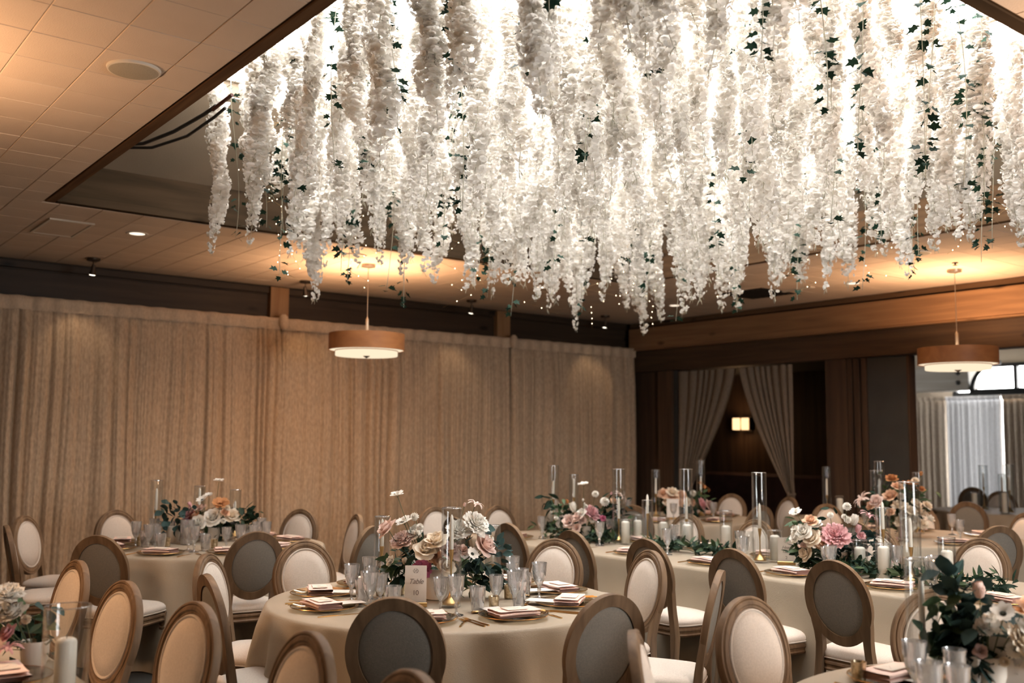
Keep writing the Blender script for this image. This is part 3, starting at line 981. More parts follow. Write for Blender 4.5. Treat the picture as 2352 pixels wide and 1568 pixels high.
def long_table(x0, y0, x1, y1, label, label_cloth, seed, group='long tables'):
    cx, cy = (x0 + x1) / 2, (y0 + y1) / 2
    t = thing('banquet_table', (cx, cy, 0), 0, label, 'table', group)
    a, b = (x1 - x0) / 2, (y1 - y0) / 2
    MB().box(-a + .012, -b + .012, .722, a - .012, b - .012, .746, ch=.004).build('tabletop', M['dark_z'], t)
    for sx in (-1, 1):
        for sy in (-1, 1):
            MB().tube([(sx * (a - .15), sy * (b - .2), 0), (sx * (a - .15), sy * (b - .2), .722)], .02, 8).build('leg', M['black_metal'], t)
    r = np.random.default_rng(seed)
    per, nn = [], 0
    rr = .02
    def ring(off, z, amp):
        pts = []
        L = [(a, -b, a, b), (a, b, -a, b), (-a, b, -a, -b), (-a, -b, a, -b)]
        ph = 0
        for si, (xa, ya, xb, yb) in enumerate(L):
            ln = math.hypot(xb - xa, yb - ya)
            m = max(8, int(ln * 22))
            nx, ny = (yb - ya) / ln, -(xb - xa) / ln
            for i in range(m):
                u = i / m
                s = ph + u * ln
                w = amp * (.5 + .5 * math.sin(s * 6.1 + seed + 1.3 * math.sin(s * 1.7))) * (.4 + .6 * abs(math.sin(s * .9 + seed)))
                cn = min(u * ln, (1 - u) * ln)
                ex = max(0, 1 - cn / .12) * amp * .8
                dx, dy = nx, ny
                if cn < .12:
                    if u < .5: dx, dy = nx + (xa > 0) * .3 - (xa < 0) * .3, ny + (ya > 0) * .3 - (ya < 0) * .3
                px, py = xa + (xb - xa) * u, ya + (yb - ya) * u
                pts.append((px + dx * (off + w + ex), py + dy * (off + w + ex), z))
            ph += ln
        return pts
    base = ring(0, TOP, 0)
    rows = [[(p[0] * q, p[1] * q, TOP) for p in base] for q in (.02, .5, .97)]
    rows += [ring(-.012, TOP, 0), ring(-.002, TOP - .005, 0), ring(.003, TOP - .02, .0), ring(.006, .66, .012), ring(.01, .5, .03), ring(.018, .25, .05), ring(.025, .008, .07)]
    o = MB().loft(rows, cap0=True, cap1=False).build('tablecloth', M['cloth'], None, sharp=None, loc=(cx, cy, 0))
    tag(o, label_cloth, 'tablecloth', 'beige tablecloths')

round_table(T10, .915, 'round banquet table carrying the Table 10 card, under beige cloth', 'beige cloth hanging in folds over the table 10 top', 1)
round_table(TB, .915, 'round banquet table standing closest to the velvet curtain', 'beige cloth over the round table by the velvet curtain', 2)
round_table(TR, .915, 'round foreground table under the blurred bouquet', 'beige cloth over the foreground table in the bottom corner', 3)
round_table(TK, .915, 'round table with peach flowers in front of the draped opening', 'beige cloth over the round table before the lounge drapes', 4)
round_table(TK2, .915, 'round table with peach and cream flowers beyond head table', 'beige cloth over the round table behind the head table bouquet', 5)
round_table(TK3, .45, 'small round candle table beside the dark post', 'amber-lit cloth over the small table beside the dark post', 6)
round_table((12.6, 6.15), .8, 'round table in the adjoining room by the white drapes', 'shadowed cloth over the table in the adjoining room', 7)
long_table(5.09, .7, 6.25, 7.3, 'long head table carrying candles and greenery', 'beige cloth hanging straight over the long head table', 3)
long_table(-.15, 2.1, 1.02, 6.3, 'long table along the left edge, mostly out of frame', 'beige cloth over the long left table', 8)

# ------------------------------------------------------------------ tableware kinds
def proto_charger():
    mb = MB().lathe([(.09, .002), (.10, .001), (.125, .006), (.163, .016), (.165, .018), (.163, .021), (.125, .011), (.095, .006), (.01, .006)], 40)
    p = Proto('charger_plate', mb.mesh('charger_plate', M['charger'], True, 50))
    m2 = MB()
    m2.tube([(.165 * math.cos(2 * PI * i / 40), .165 * math.sin(2 * PI * i / 40), .0195) for i in range(41)], .0017, 6, cap=False)
    p.part('gold_rim', m2, M['gold'], label='thin gold rim')
    return p
def proto_napkin():
    r = np.random.default_rng(4)
    mb = MB()
    path = []
    for k in range(4):                                               # one cloth folded back and forth
        z = .002 + k * .0082
        ya, yb = (-.060, .060) if k % 2 == 0 else (.060, -.060)
        for u in np.linspace(0, 1, 7):
            path.append((ya + (yb - ya) * u, z, k))
        if k < 3:
            for t in (-.6, 0, .6):
                path.append((yb + math.copysign(.0042 * math.cos(t), yb), z + .0041 + .0041 * math.sin(t) / .6 * .6, k + .5))
    rows = []
    for y, z, k in path:
        row = []
        for x in np.linspace(-.108, .108, 11):
            e = abs(x) / .108
            row.append((x + .004 * math.sin(k * 2.3 + 1) + .002 * math.sin(y * 60), y + .004 * math.sin(x * 22 + k) * (k / 4), z + .0025 * math.sin(x * 30 + k * .7) * (k / 3.5) * (.4 + e) + .004 * e ** 3 * (k > 2)))
        rows.append(row)
    mb.grid(rows)
    mb.grid([[(x, y, z - .0022) for x, y, z in row] for row in reversed(rows)])
    p = Proto('napkin', mb.mesh('napkin', M['napkin'], True))
    m2 = MB()
    m2.loft([[(-.055, -.04, .031), (.055, -.04, .030), (.055, .036, .030), (-.055, .036, .031)], [(-.055, -.04, .033), (.055, -.04, .032), (.055, .036, .032), (-.055, .036, .033)]])
    e = p.part('envelope', m2, M['envelope'], label='small pale keepsake envelope', smooth=False)
    m3 = MB()
    m3.loft([[(-.055, .036, .0331), (0, -.012, .0331), (.055, .036, .0321), (0, .034, .0331)], [(-.055, .036, .034), (0, -.012, .0345), (.055, .036, .033), (0, .034, .034)]])
    p.part('flap', m3, M['envelope'], parent=e, smooth=False)
    return p
def proto_menu():
    return Proto('menu_card', MB().box(-.05, -.11, 0, .05, .11, .0012).mesh('menu_card', M['paper'], False))
def proto_knife():
    mb = MB()
    mb.loft([[(-.004, -.105, .001), (.004, -.105, .001), (.004, -.105, .005), (-.004, -.105, .005)], [(-.0055, -.02, .001), (.0055, -.02, .001), (.0055, -.02, .006), (-.0055, -.02, .006)],
             [(-.004, 0, .001), (.004, 0, .001), (.004, 0, .004), (-.004, 0, .004)], [(-.008, .03, .001), (.007, .03, .001), (.007, .03, .0025), (-.008, .03, .0025)],
             [(-.009, .08, .001), (.007, .08, .001), (.007, .08, .002), (-.009, .08, .002)], [(-.001, .115, .001), (.004, .115, .001), (.004, .115, .002), (-.001, .115, .002)]])
    return Proto('knife', mb.mesh('knife', M['gold'], True, 50))
def proto_fork():
    mb = MB()
    mb.tube([(0, -.10, .003), (0, -.04, .004), (0, .03, .006), (0, .05, .005)], [.0045, .0035, .0028, .003], 6)
    mb.loft([[(-.004, .045, .004), (.004, .045, .004), (.004, .045, .006), (-.004, .045, .006)], [(-.011, .062, .003), (.011, .062, .003), (.011, .062, .005), (-.011, .062, .005)],
             [(-.011, .074, .004), (.011, .074, .004), (.011, .074, .0055), (-.011, .074, .0055)]])
    for k in range(4):
        x = -.009 + k * .006
        mb.tube([(x, .073, .0048), (x, .09, .006), (x, .108, .009)], [.0017, .0015, .0008], 5)
    return Proto('fork', mb.mesh('fork', M['gold'], True, 40))
def proto_spoon():
    mb = MB()
    mb.tube([(0, -.095, .003), (0, -.04, .004), (0, .04, .007), (0, .055, .006)], [.0045, .0032, .0026, .003], 6)
    L = []
    for q, z in ((1, .008), (.8, .004), (.45, .0015), (.05, .001)):
        L.append([(.018 * q * math.cos(t), .08 + .028 * q * math.sin(t), z) for t in np.linspace(0, 2 * PI, 16, endpoint=False)])
    mb.loft(list(reversed(L)), cap0=True, cap1=False)
    return Proto('spoon', mb.mesh('spoon', M['gold'], True, 60))
def cut(n, a, k0, k1, tw=.35):
    return lambda t, k: 1 + (a * (abs(math.cos(n * t / 2 + tw * k)) - .5) * 1.3 if k0 <= k <= k1 else 0)
def proto_goblet(H, R, name, flare=.0):
    s = H / .19
    bz = .078 * s
    prof = [(.036, 0), (.035, .003), (.012, .009), (.006, .016), (.0055, .034 * s), (.010, .044 * s), (.011, .05 * s), (.006, .058 * s), (.009, .066 * s), (R * .42, bz), (R * .66, bz + .02 * s),
            (R * .80, bz + .045 * s), (R * .88, bz + .07 * s), (R * .93, bz + .09 * s), (R, H - .002), (R * 1.01, H), (R * .98, H), (R * .90, bz + .09 * s), (R * .77, bz + .045 * s), (R * .58, bz + .022 * s), (R * .1, bz + .008)]
    mb = MB().lathe(prof, 60, rad=cut(12, .10, 9, 12, 1.57))
    return Proto(name, mb.mesh(name, M['crystal'], True, 24))
def proto_tumbler(name='tumbler', H=.125, R=.040):
    prof = [(R * .62, 0), (R * .68, .004), (R * .74, .02), (R * .82, .05), (R * .9, .08), (R * .97, H - .02), (R * 1.02, H), (R * .97, H), (R * .9, H - .03), (R * .7, .016), (R * .1, .014)]
    mb = MB().lathe(prof, 60, rad=cut(12, .09, 1, 4, 1.57))
    return Proto(name, mb.mesh(name, M['crystal'], True, 24))
def proto_cylinder(name, R, H):
    mb = MB().lathe([(R - .006, 0), (R, .004), (R, H), (R - .003, H + .001), (R - .004, H - .002), (R - .004, .014), (R * .05, .012)], 32)
    p = Proto(name, mb.mesh(name, M['glass'], True, 40))
    m2 = MB().tube([((R - .0015) * math.cos(2 * PI * i / 32), (R - .0015) * math.sin(2 * PI * i / 32), H) for i in range(33)], .0022, 5, cap=False)
    p.part('rim', m2, M['crystal'])
    return p
def proto_candlestick(H):
    prof = [(.043, 0), (.044, .008), (.036, .018), (.022, .03), (.012, .045), (.005, .07), (.0042, .5 * H), (.005, H - .06), (.0085, H - .045), (.0125, H - .01), (.0135, H), (.0115, H), (.010, H - .018), (.001, H - .018)]
    return Proto('candlestick', MB().lathe(prof, 24).mesh('candlestick', M['brass'], True, 35))
def proto_taper(H):
    mb = MB().lathe([(.0095, 0), (.0108, .01), (.0105, H * .6), (.0095, H - .03), (.0075, H - .012), (.002, H)], 14)
    p = Proto('taper_candle', mb.mesh('taper_candle', M['wax'], True, 50))
    p.part('wick', MB().tube([(0, 0, H - .002), (.001, 0, H + .008)], .001, 5), M['ink'])
    return p
def proto_pillar(H, R=.034):
    mb = MB().lathe([(R - .003, 0), (R, .004), (R, H - .012), (R - .004, H - .003), (R * .6, H + .002), (R * .2, H - .001), (R * .05, H - .001)], 24)
    p = Proto('pillar_candle', mb.mesh('pillar_candle', M['wax'], True, 40))
    p.part('wick', MB().tube([(0, 0, H - .002), (.002, 0, H + .012)], .0012, 5), M['ink'])
    return p
def proto_votive(mt):
    mb = MB().lathe([(.020, 0), (.023, .003), (.0245, .03), (.0265, .064), (.0275, .068), (.0255, .068), (.0235, .062), (.021, .012), (.001, .011)], 20)
    p = Proto('votive_holder', mb.mesh('votive_holder', mt, True, 40))
    p.part('tealight', MB().lathe([(.018, .0125), (.0185, .03), (.004, .032)], 14), M['wax'], label='white tealight')
    return p
PR = dict(charger=proto_charger(), napkin=proto_napkin(), menu=proto_menu(), knife=proto_knife(), fork=proto_fork(), spoon=proto_spoon(), water=proto_goblet(.188, .041, 'water_goblet'),
          wine=proto_goblet(.165, .038, 'wine_glass'), tumbler=proto_tumbler(), votive=proto_votive(M['mercury']), dark_votive=proto_votive(M['black_gloss']))

def setting(c, face, where, full=True, glasses=3, grp='', r_pl=.66, cut_=True):
    """one guest's place: c is the spot of the plate, face the heading of the sitter (towards the table)."""
    a = math.radians(face)
    fx, fy = math.cos(a), math.sin(a)
    rx, ry = math.sin(a), -math.cos(a)
    rz = a - PI / 2
    def at(r, f, z=TOP):
        return (c[0] + rx * r + fx * f, c[1] + ry * r + fy * f, z)
    j = lambda s: RNG.uniform(-s, s)
    PR['charger'].place(at(0, 0, TOP + .001), rz, 'gold-rimmed glass charger plate ' + where, 'plate', 'charger plates ' + grp)
    PR['napkin'].place(at(j(.01), -.01 + j(.01), TOP + .018), rz + .15 + j(.35), 'folded blush napkin with keepsake envelope ' + where, 'napkin', 'napkins ' + grp)
    if full:
        PR['menu'].place(at(-.02, .10, TOP + .0225), rz + j(.25), 'white menu card under the napkin ' + where, 'card', 'menu cards ' + grp)
    if cut_:
        PR['fork'].place(at(-.205, -.01 + j(.01)), rz + j(.08), 'gold dinner fork ' + where, 'fork', 'gold forks ' + grp)
        PR['knife'].place(at(.195, -.01 + j(.01)), rz + j(.08), 'gold knife ' + where, 'knife', 'gold knives ' + grp)
        if full:
            PR['fork'].place(at(-.235, -.02 + j(.01)), rz + j(.08), 'outer gold salad fork ' + where, 'fork', 'gold forks ' + grp)
            PR['spoon'].place(at(.0, .215 + j(.01)), rz + PI / 2 + j(.15), 'gold dessert spoon ' + where, 'spoon', 'gold spoons ' + grp)
    if glasses > 0:
        PR['water'].place(at(.15 + j(.02), .19 + j(.02), TOP + .001), 0, 'cut crystal water goblet ' + where, 'glass', 'crystal goblets ' + grp)
    if glasses > 1:
        PR['wine'].place(at(.06 + j(.02), .27 + j(.02), TOP + .001), 0, 'smaller cut crystal wine glass ' + where, 'glass', 'crystal wine glasses ' + grp)
    if glasses > 2:
        PR['tumbler'].place(at(.215 + j(.02), .28 + j(.02), TOP + .001), 0, 'cut crystal tumbler ' + where, 'glass', 'crystal tumblers ' + grp)

ORD = ['first', 'second', 'third', 'fourth', 'fifth', 'sixth', 'seventh', 'eighth', 'ninth']
for key, nm, gl, ct in (('T10', 'table 10', 3, True), ('TB', 'curtain table', 3, True), ('TR', 'foreground table', 3, True), ('TK', 'peach-flower table', 1, False), ('TK2', 'far bouquet table', 1, False)):
    c, lst = SEATS[key]
    toc = toward(c, (0, 0))
    order = sorted(lst, key=lambda s: (toc + 20 - toward(c, s[0])) % 360)
    for i, (top, lb, tw) in enumerate(order):
        f = toward(top, c)
        a = math.radians(f)
        setting((c[0] - .665 * math.cos(a), c[1] - .665 * math.sin(a)), f, 'at %s, %s seat clockwise from camera' % (nm, ORD[i]), key in ('T10', 'TR'), gl, 'on ' + nm, cut_=ct)
for i, y in enumerate((6.78, 6.06, 5.33, 4.606, 3.95, 3.25, 2.62)):
    setting((5.33, y), 0, 'at head table chair-back side, %s from the curtain' % ORD[i], False, 2, 'on the near side of head table')
for i, y in enumerate((6.6, 5.97, 5.23, 4.62, 4.05, 3.37)):
    setting((6.02, y), 180, 'at head table cream-chair side, %s from the curtain' % ORD[i], False, 1, 'on the far side of head table', cut_=False)
for i, y in enumerate((5.44, 4.552, 3.82, 3.03)):
    setting((.78, y), 180, 'at the long left table, %s from the curtain' % ORD[i], False, 0 if i < 3 else 1, 'on the long left table', cut_=False)

# ------------------------------------------------------------------ candles and glass cylinders
_pc = {}
def cached(fn, *a):
    k = (fn.__name__,) + a
    if k not in _pc:
        _pc[k] = fn(*a)
    return _pc[k]
def tall_candle(x, y, R, H, hs, hc, where, g='candle vases', lbv=None):
    """tall glass cylinder with a brass candlestick and a taper inside."""
    cached(proto_cylinder, 'candle_vase', R, H).place((x, y, TOP + .001), 0, 'tall clear glass cylinder ' + where, 'vase', 'tall glass candle cylinders')
    cached(proto_candlestick, hs).place((x, y, TOP + .015), 0, 'slim brass candlestick inside the cylinder ' + where, 'candlestick', 'brass candlesticks')
    cached(proto_taper, hc).place((x, y, TOP + .015 + hs - .017), 0, 'ivory taper candle inside the cylinder ' + where, 'candle', 'ivory taper candles')
def pillar(x, y, h, Hc, where):
    cached(proto_cylinder, 'hurricane', .05, Hc).place((x, y, TOP + .001), 0, 'glass cylinder round the pillar ' + where, 'vase', 'hurricane cylinders')
    cached(proto_pillar, h).place((x, y, TOP + .015), 0, 'white pillar candle ' + where, 'candle', 'white pillar candles')

tall_candle(2.90, 4.20, .052, .49, .27, .19, 'right beside the Table 10 card')
tall_candle(3.03, 5.10, .046, .385, .20, .175, 'left of the bouquet on table 10')
tall_candle(3.46, 4.60, .046, .35, .12, .17, 'among the goblets right of the table 10 bouquet')
tall_candle(2.73, 8.13, .05, .49, .24, .19, 'left of the eucalyptus on curtain table')
tall_candle(3.21, 8.46, .05, .42, .22, .19, 'behind the pink flowers of curtain table')
tall_candle(3.39, 8.12, .048, .40, .12, .19, 'right of the curtain table bouquet')
tall_candle(6.04, 7.10, .05, .60, .28, .19, 'tallest at the curtain end of head table')
tall_candle(6.16, 6.95, .045, .52, .30, .19, 'second from the curtain end of head table')
tall_candle(5.85, 6.04, .055, .60, .18, .19, 'right of the first head table bouquet')
tall_candle(6.10, 5.52, .055, .61, .20, .19, 'by the two dark votives on head table')
tall_candle(5.70, 4.48, .052, .62, .22, .19, 'nearest the Head Table 2 card')
tall_candle(5.62, 3.30, .060, .60, .20, .19, 'right of the big head table bouquet')
tall_candle(5.86, 3.63, .045, .42, .27, .19, 'close behind the big head table bouquet')
tall_candle(5.86, 5.72, .045, .36, .24, .17, 'between the white pillar candles of head table')
tall_candle(7.99, 7.67, .05, .52, .25, .19, 'left of the peach flowers by the drapes')
tall_candle(8.55, 7.52, .052, .62, .26, .19, 'right of the peach flowers by the drapes')
tall_candle(9.60, 6.62, .05, .56, .24, .20, 'on the small table beside the dark post')
tall_candle(8.55, 5.32, .05, .66, .30, .20, 'left and highest beside the far bouquet')
tall_candle(8.30, 5.20, .055, .58, .12, .19, 'just left of the far bouquet')
tall_candle(8.75, 5.05, .05, .56, .12, .19, 'inside the far bouquet')
tall_candle(12.45, 6.30, .055, .56, .28, .20, 'in front of the white drape, left one')
tall_candle(12.35, 6.02, .045, .46, .24, .20, 'in front of the white drape, short one')
tall_candle(12.20, 5.86, .06, .58, .26, .20, 'in front of the striped drape at frame edge')
tall_candle(3.31, 1.91, .055, .43, .16, .21, 'in the blurred foreground left of the bouquet')
for x, y, h, Hc, w in ((5.77, 5.88, .17, .20, 'first in the white row right of the first bouquet'), (6.02, 5.99, .16, .22, 'second in the white row right of the first bouquet'),
                       (6.16, 5.83, .15, .20, 'behind the short taper on head table'), (5.97, 5.40, .17, .20, 'beside the crystal goblet and greenery on head table'),
                       (6.14, 5.15, .17, .30, 'behind the dark votive on head table'), (5.80, 4.43, .17, .22, 'touching the Head Table 2 card'),
                       (5.78, 3.75, .15, .21, 'under the eucalyptus of the big bouquet'), (5.60, 3.47, .19, .22, 'under the pink lily of the big bouquet'),
                       (5.70, 3.12, .19, .28, 'beside the goblets near the right frame edge'), (6.12, 7.22, .16, .20, 'at the curtain end beside the blank card'),
                       (5.95, 6.72, .14, .18, 'left of the first bouquet on head table'), (9.78, 6.58, .20, .24, 'on the small table beside the dark post'),
                       (11.98, 6.18, .22, .24, 'in the adjoining room below the white drape'), (12.05, 5.85, .24, .26, 'in the adjoining room near the frame edge')):
    pillar(x, y, h, Hc, w)
for x, y, k, w in ((3.02, 4.00, 'votive', 'nearest the camera on table 10'), (3.296, 4.237, 'votive', 'beside the right goblets on table 10'), (2.80, 4.72, 'votive', 'behind the Table 10 card'),
                   (2.90, 4.68, 'votive', 'in the shade of the table 10 bouquet'), (2.95, 7.44, 'votive', 'frontmost on the curtain table'), (2.70, 7.75, 'votive', 'beside the textured glass vase'),
                   (3.30, 7.70, 'votive', 'right of the curtain table bowl'), (2.55, 7.95, 'votive', 'left under the eucalyptus vase'), (6.05, 5.28, 'dark_votive', 'nearer of the dark pair on head table'),
                   (6.12, 5.62, 'dark_votive', 'farther of the dark pair on head table'), (3.18, 2.08, 'votive', 'blurred beside the foreground candle')):
    PR[k].place((x, y, TOP + .001), 0, ('black glass votive ' if k == 'dark_votive' else 'gold mercury glass votive ') + w, 'votive', 'votive holders')

# ------------------------------------------------------------------ cards with lettering
def card(x, y, w, h, face, lines, label, lean=.10):
    a = math.radians(face)
    t = obj('table_card', MB().box(-w / 2, -.0012, 0, w / 2, .0012, h).mesh('table_card', M['paper'], False), None, (x, y, TOP + .02), (0, 0, a + PI / 2))
    tag(t, label, 'card', 'standing cards')
    MB().box(-w / 2 - .004, -.012, -.0185, w / 2 + .004, .012, 0.004, ch=.002).build('card_stand', M['brass'], t, False)
    for kind, txt, z, size in lines:
        if kind == 'text' or kind == 'num':
            c = bpy.data.curves.new('lettering', 'FONT')
            c.body = txt
            c.size = size
            c.align_x = 'CENTER'
            c.shear = .38 if kind == 'text' else 0
            c.space_character = .92
            c.extrude = .0003
            c.materials.append(M['ink'])
            tmp = obj('lettering', c)
            bpy.context.view_layer.update()
            me = bpy.data.meshes.new_from_object(tmp.evaluated_get(bpy.context.evaluated_depsgraph_get()))
            bpy.data.objects.remove(tmp, do_unlink=True)
            o = obj('lettering', me, t, (0, -.0018, z), (PI / 2, 0, 0))
        else:
            mb = MB()
            for s in (-1, 1):
                mb.tube([(s * .002, -.0018, z), (s * .010, -.0018, z + .004), (s * .014, -.0018, z + .012), (s * .008, -.0018, z + .018)], .0006, 4)
                mb.tube([(s * .006, -.0018, z + .003), (s * .004, -.0018, z + .012), (s * .009, -.0018, z + .022)], .0005, 4)
            mb.tube([(-.004, -.0018, z + .008), (.003, -.0018, z + .014), (0, -.0018, z + .024)], .0006, 4)
            mb.build('monogram', M['ink'], t)
    return t
FC = lambda x, y: toward((x, y), (0, 0))
card(2.755, 4.30, .108, .185, FC(2.755, 4.30) - 4, [('mono', '', .148, 0), ('text', 'Table', .095, .036), ('num', '10', .040, .034)], 'cream card reading Table 10 in front of the bouquet')
card(5.74, 4.29, .112, .165, FC(5.74, 4.29), [('mono', '', .128, 0), ('text', 'Head', .088, .03), ('text', 'Table', .062, .03), ('num', '2', .020, .028)], 'white card reading Head Table 2 beside the pillar candle')
card(6.05, 7.00, .10, .16, FC(6, 7), [], 'blank back of a card at the curtain end of head table')
card(8.02, 7.45, .13, .20, FC(8, 7.4), [('mono', '', .15, 0)], 'pale standing card under the peach flowers')
card(3.42, 1.66, .13, .17, FC(3.4, 1.6), [], 'bluish-lit card at the bottom right frame edge')

# ------------------------------------------------------------------ lamps and ceiling fittings
def pendant(x, y, zb, label, down=13):
    t = thing('drum_pendant', (x, y, zb), 0, label, 'lamp', 'drum pendants')
    MB().loft([[(r * math.cos(a), r * math.sin(a), z) for a in np.linspace(0, 2 * PI, 64, endpoint=False)] for r, z in ((.366, .055), (.3675, .055), (.3675, .215), (.366, .215))], False, False).build('shade', M['veneer'], t, sharp=50)
    MB().loft([[(r * math.cos(a), r * math.sin(a), z) for a in np.linspace(2 * PI, 0, 64, endpoint=False)] for r, z in ((.364, .06), (.364, .212))], False, False).build('shade_liner', M['shade_white'], t)
    MB().tube([(.366 * math.cos(a), .366 * math.sin(a), .057) for a in np.linspace(0, 2 * PI, 65)], .005, 6, cap=False).build('shade_rim', M['veneer'], t)
    MB().lathe([(.30, .0), (.302, .002), (.302, .05), (.355, .058), (.355, .064)], 64, cap1=False).build('diffuser', M['diffuser'], t, sharp=40)
    MB().tube([(.303 * math.cos(a), .303 * math.sin(a), .048) for a in np.linspace(0, 2 * PI, 65)], .0045, 6, cap=False).build('diffuser_rim', M['veneer'], t)
    MB().lathe([(.004, -.022), (.012, -.016), (.03, -.006), (.034, 0)], 16).build('finial', M['steel'], t)
    top = CEIL - zb
    MB().lathe([(.011, .05), (.011, .215), (.016, .22), (.016, .36), (.009, .37), (.0035, .39), (.0035, top - .03)], 10).build('stem', M['steel'], t)
    MB().lathe([(.008, top - .04), (.068, top - .026), (.07, top - .002)], 24).build('canopy', M['steel'], t)
    for k in range(3):
        a = k * 2 * PI / 3
        MB().tube([(.012 * math.cos(a), .012 * math.sin(a), .10), (.36 * math.cos(a), .36 * math.sin(a), .10)], .004, 6).build('spoke', M['steel'], t)
    if True:
        light('pendant_uplight', 'AREA', (x, y, zb + .13), P_UP, WARM, aim=(x, y, 9), shape='DISK', size=.5)
        light('pendant_downlight', 'AREA', (x, y, zb - .03), down, WARM, aim=(x, y, 0), shape='DISK', size=.5)
    return t
pendant(4.84, 8.51, 2.395, 'brown veneer drum pendant glowing in front of the velvet curtain')
pendant(9.43, 4.98, 2.305, 'brown veneer drum pendant hanging before the wide opening')
pendant(.0, 4.97, 2.40, 'brown veneer drum pendant outside the frame on the left', 24)
pendant(4.84, 1.05, 2.40, 'brown veneer drum pendant outside the frame behind the camera side')

def ceiling_speaker(x, y, label):
    t = obj('ceiling_speaker', MB().lathe([(.112, -.012), (.118, -.010), (.121, 0), (.121, .004)], 40).mesh('ceiling_speaker', M['white_trim'], True, 40), None, (x, y, CEIL - .001), (0, 0, 0))
    tag(t, label, 'speaker', 'ceiling speakers')
    MB().lathe([(.02, -.017), (.09, -.0155), (.110, -.012), (.111, -.009)], 40).build('grille', M['speaker'], t)
ceiling_speaker(1.37, 4.64, 'round ceiling speaker nearest the camera, large in the frame')
ceiling_speaker(4.49, 8.17, 'round ceiling speaker above the curtain pendant, half behind flower tips')
ceiling_speaker(8.33, 4.74, 'round ceiling speaker above the pendant by the opening')

def downlight(x, y, label):
    t = obj('downlight', MB().lathe([(.062, -.003), (.085, -.006), (.09, -.002), (.09, .002)], 32, cap0=False).mesh('downlight', M['white_trim'], True, 40), None, (x, y, CEIL - .001), (0, 0, 0))
    tag(t, label, 'light', 'recessed downlights')
    MB().lathe([(.001, -.0035), (.063, -.0035), (.064, .001)], 24).build('lens', M['downlight'], t)
    light('downlight_spot', 'SPOT', (x, y, CEIL - .02), P_SPOT, (1., .74, .5), aim=(x, y, 0), spot_size=math.radians(95), spot_blend=.7, shadow_soft_size=.06)
downlight(2.59, 8.47, 'recessed downlight in the dim left part of the ceiling')
downlight(9.30, 8.58, 'recessed downlight near the room corner')
downlight(9.43, 6.11, 'recessed downlight between the corner and the right pendant')
downlight(7.05, 8.53, 'recessed downlight behind the lowest flower tips')

def track_head(x, y, aimx, label):
    t = thing('spot_lamp', (x, y, CEIL), 0, label, 'light', 'ceiling spot lamps')
    MB().lathe([(.055, -.026), (.062, -.02), (.063, 0)], 24).build('canopy', M['bronze'], t)
    MB().tube([(0, 0, -.02), (0, 0, -.085)], .006, 8).build('stem', M['bronze'], t)
    d = Vector((aimx - x, WA - .3 - y, -1.3)).normalized()
    q = d.to_track_quat('Z', 'Y').to_euler()
    h = MB().lathe([(.014, -.05), (.018, -.03), (.02, 0), (.034, .035), (.036, .045), (.033, .045)], 18, cap1=False).build('lamp_head', M['bronze'], t)
    h.location, h.rotation_euler = (0, 0, -.115), q
    MB().lathe([(.001, .052), (.022, .050), (.033, .044), (.030, .03)], 16, cap0=True, cap1=True).build('bulb', M['bulb'], h)
    p = Vector((x, y, CEIL - .115)) + d * .06
    light('spot_beam', 'SPOT', p, P_TRACK, (1., .72, .46), aim=p + d, spot_size=math.radians(75), spot_blend=.6, shadow_soft_size=.03)
track_head(2.64, 9.94, 2.6, 'bronze ceiling spot over the dim left curtain')
track_head(4.83, 9.86, 5.2, 'bronze ceiling spot beside the first pale post')
track_head(7.08, 9.89, 7.1, 'bronze ceiling spot left of the farther pale post')
track_head(9.37, 9.93, 9.4, 'bronze ceiling spot washing the last curtain panel')
for x, y, lb in ((4.82, 8.85, 'small ceiling sprinkler beside the curtain pendant canopy'), (9.07, 4.78, 'small dark ceiling sprinkler above the right pendant canopy'), (9.37, 8.97, 'small dark ceiling sprinkler by the corner downlight')):
    t = obj('sprinkler', MB().lathe([(.02, -.028), (.024, -.024), (.007, -.02), (.009, -.008), (.028, -.004), (.03, .0)], 16).mesh('sprinkler', M['bronze'], True, 40), None, (x, y, CEIL))
    tag(t, lb, 'sprinkler', 'ceiling sprinklers')
v = thing('air_vent', (9.25, 7.25, CEIL), 0, 'dark square ceiling vent behind the flower tips', 'vent')
rect_frame(MB(), -.3, -.3, .3, .3, -.012, .0, -.25, -.25, .25, .25).build('frame', M['black_metal'], v, False)
MB().box(-.25, -.25, -.002, .25, .25, 0).build('backing', M['dark'], v, False)
for k in range(6):
    MB().box(-.25, -.21 + k * .08, -.010, .25, -.17 + k * .08, -.004).build('slat', M['black_metal'], v, False)
v = thing('light_slot', (9.32, 6.75, CEIL), -.1, 'pale linear slot in the ceiling near the corner', 'vent')
MB().box(-.035, -.22, -.012, .035, .22, 0, ch=.003).build('frame', M['white_trim'], v, False)
MB().box(-.02, -.2, -.015, .02, .2, -.01).build('lens', M['plaster_pale'], v, False)
h = thing('access_hatch', (2.03, 8.62, CEIL), 0, 'flush ceiling access hatch in the dim left strip', 'hatch')
rect_frame(MB(), -.17, -.33, .17, .33, -.014, 0, -.15, -.31, .15, .31).build('frame', M['white_trim'], h, False)
MB().box(-.148, -.308, -.010, .148, .308, 0).build('panel', M['tile'], h, False)
s = thing('wall_sconce', (12.22, 9.85, 1.86), 0, 'glowing amber wall sconce seen between the tied drapes', 'lamp')
MB().box(-.10, -.16, -.09, .03, .16, .09, ch=.01).build('shade', M['sconce'], s, False)
for y in (-.165, 0, .165):
    MB().box(-.108, y - .007, -.095, .035, y + .007, .095).build('bar', M['bronze'], s, False)
MB().box(.03, -.10, -.12, .078, .10, .12).build('back_plate', M['bronze'], s, False)
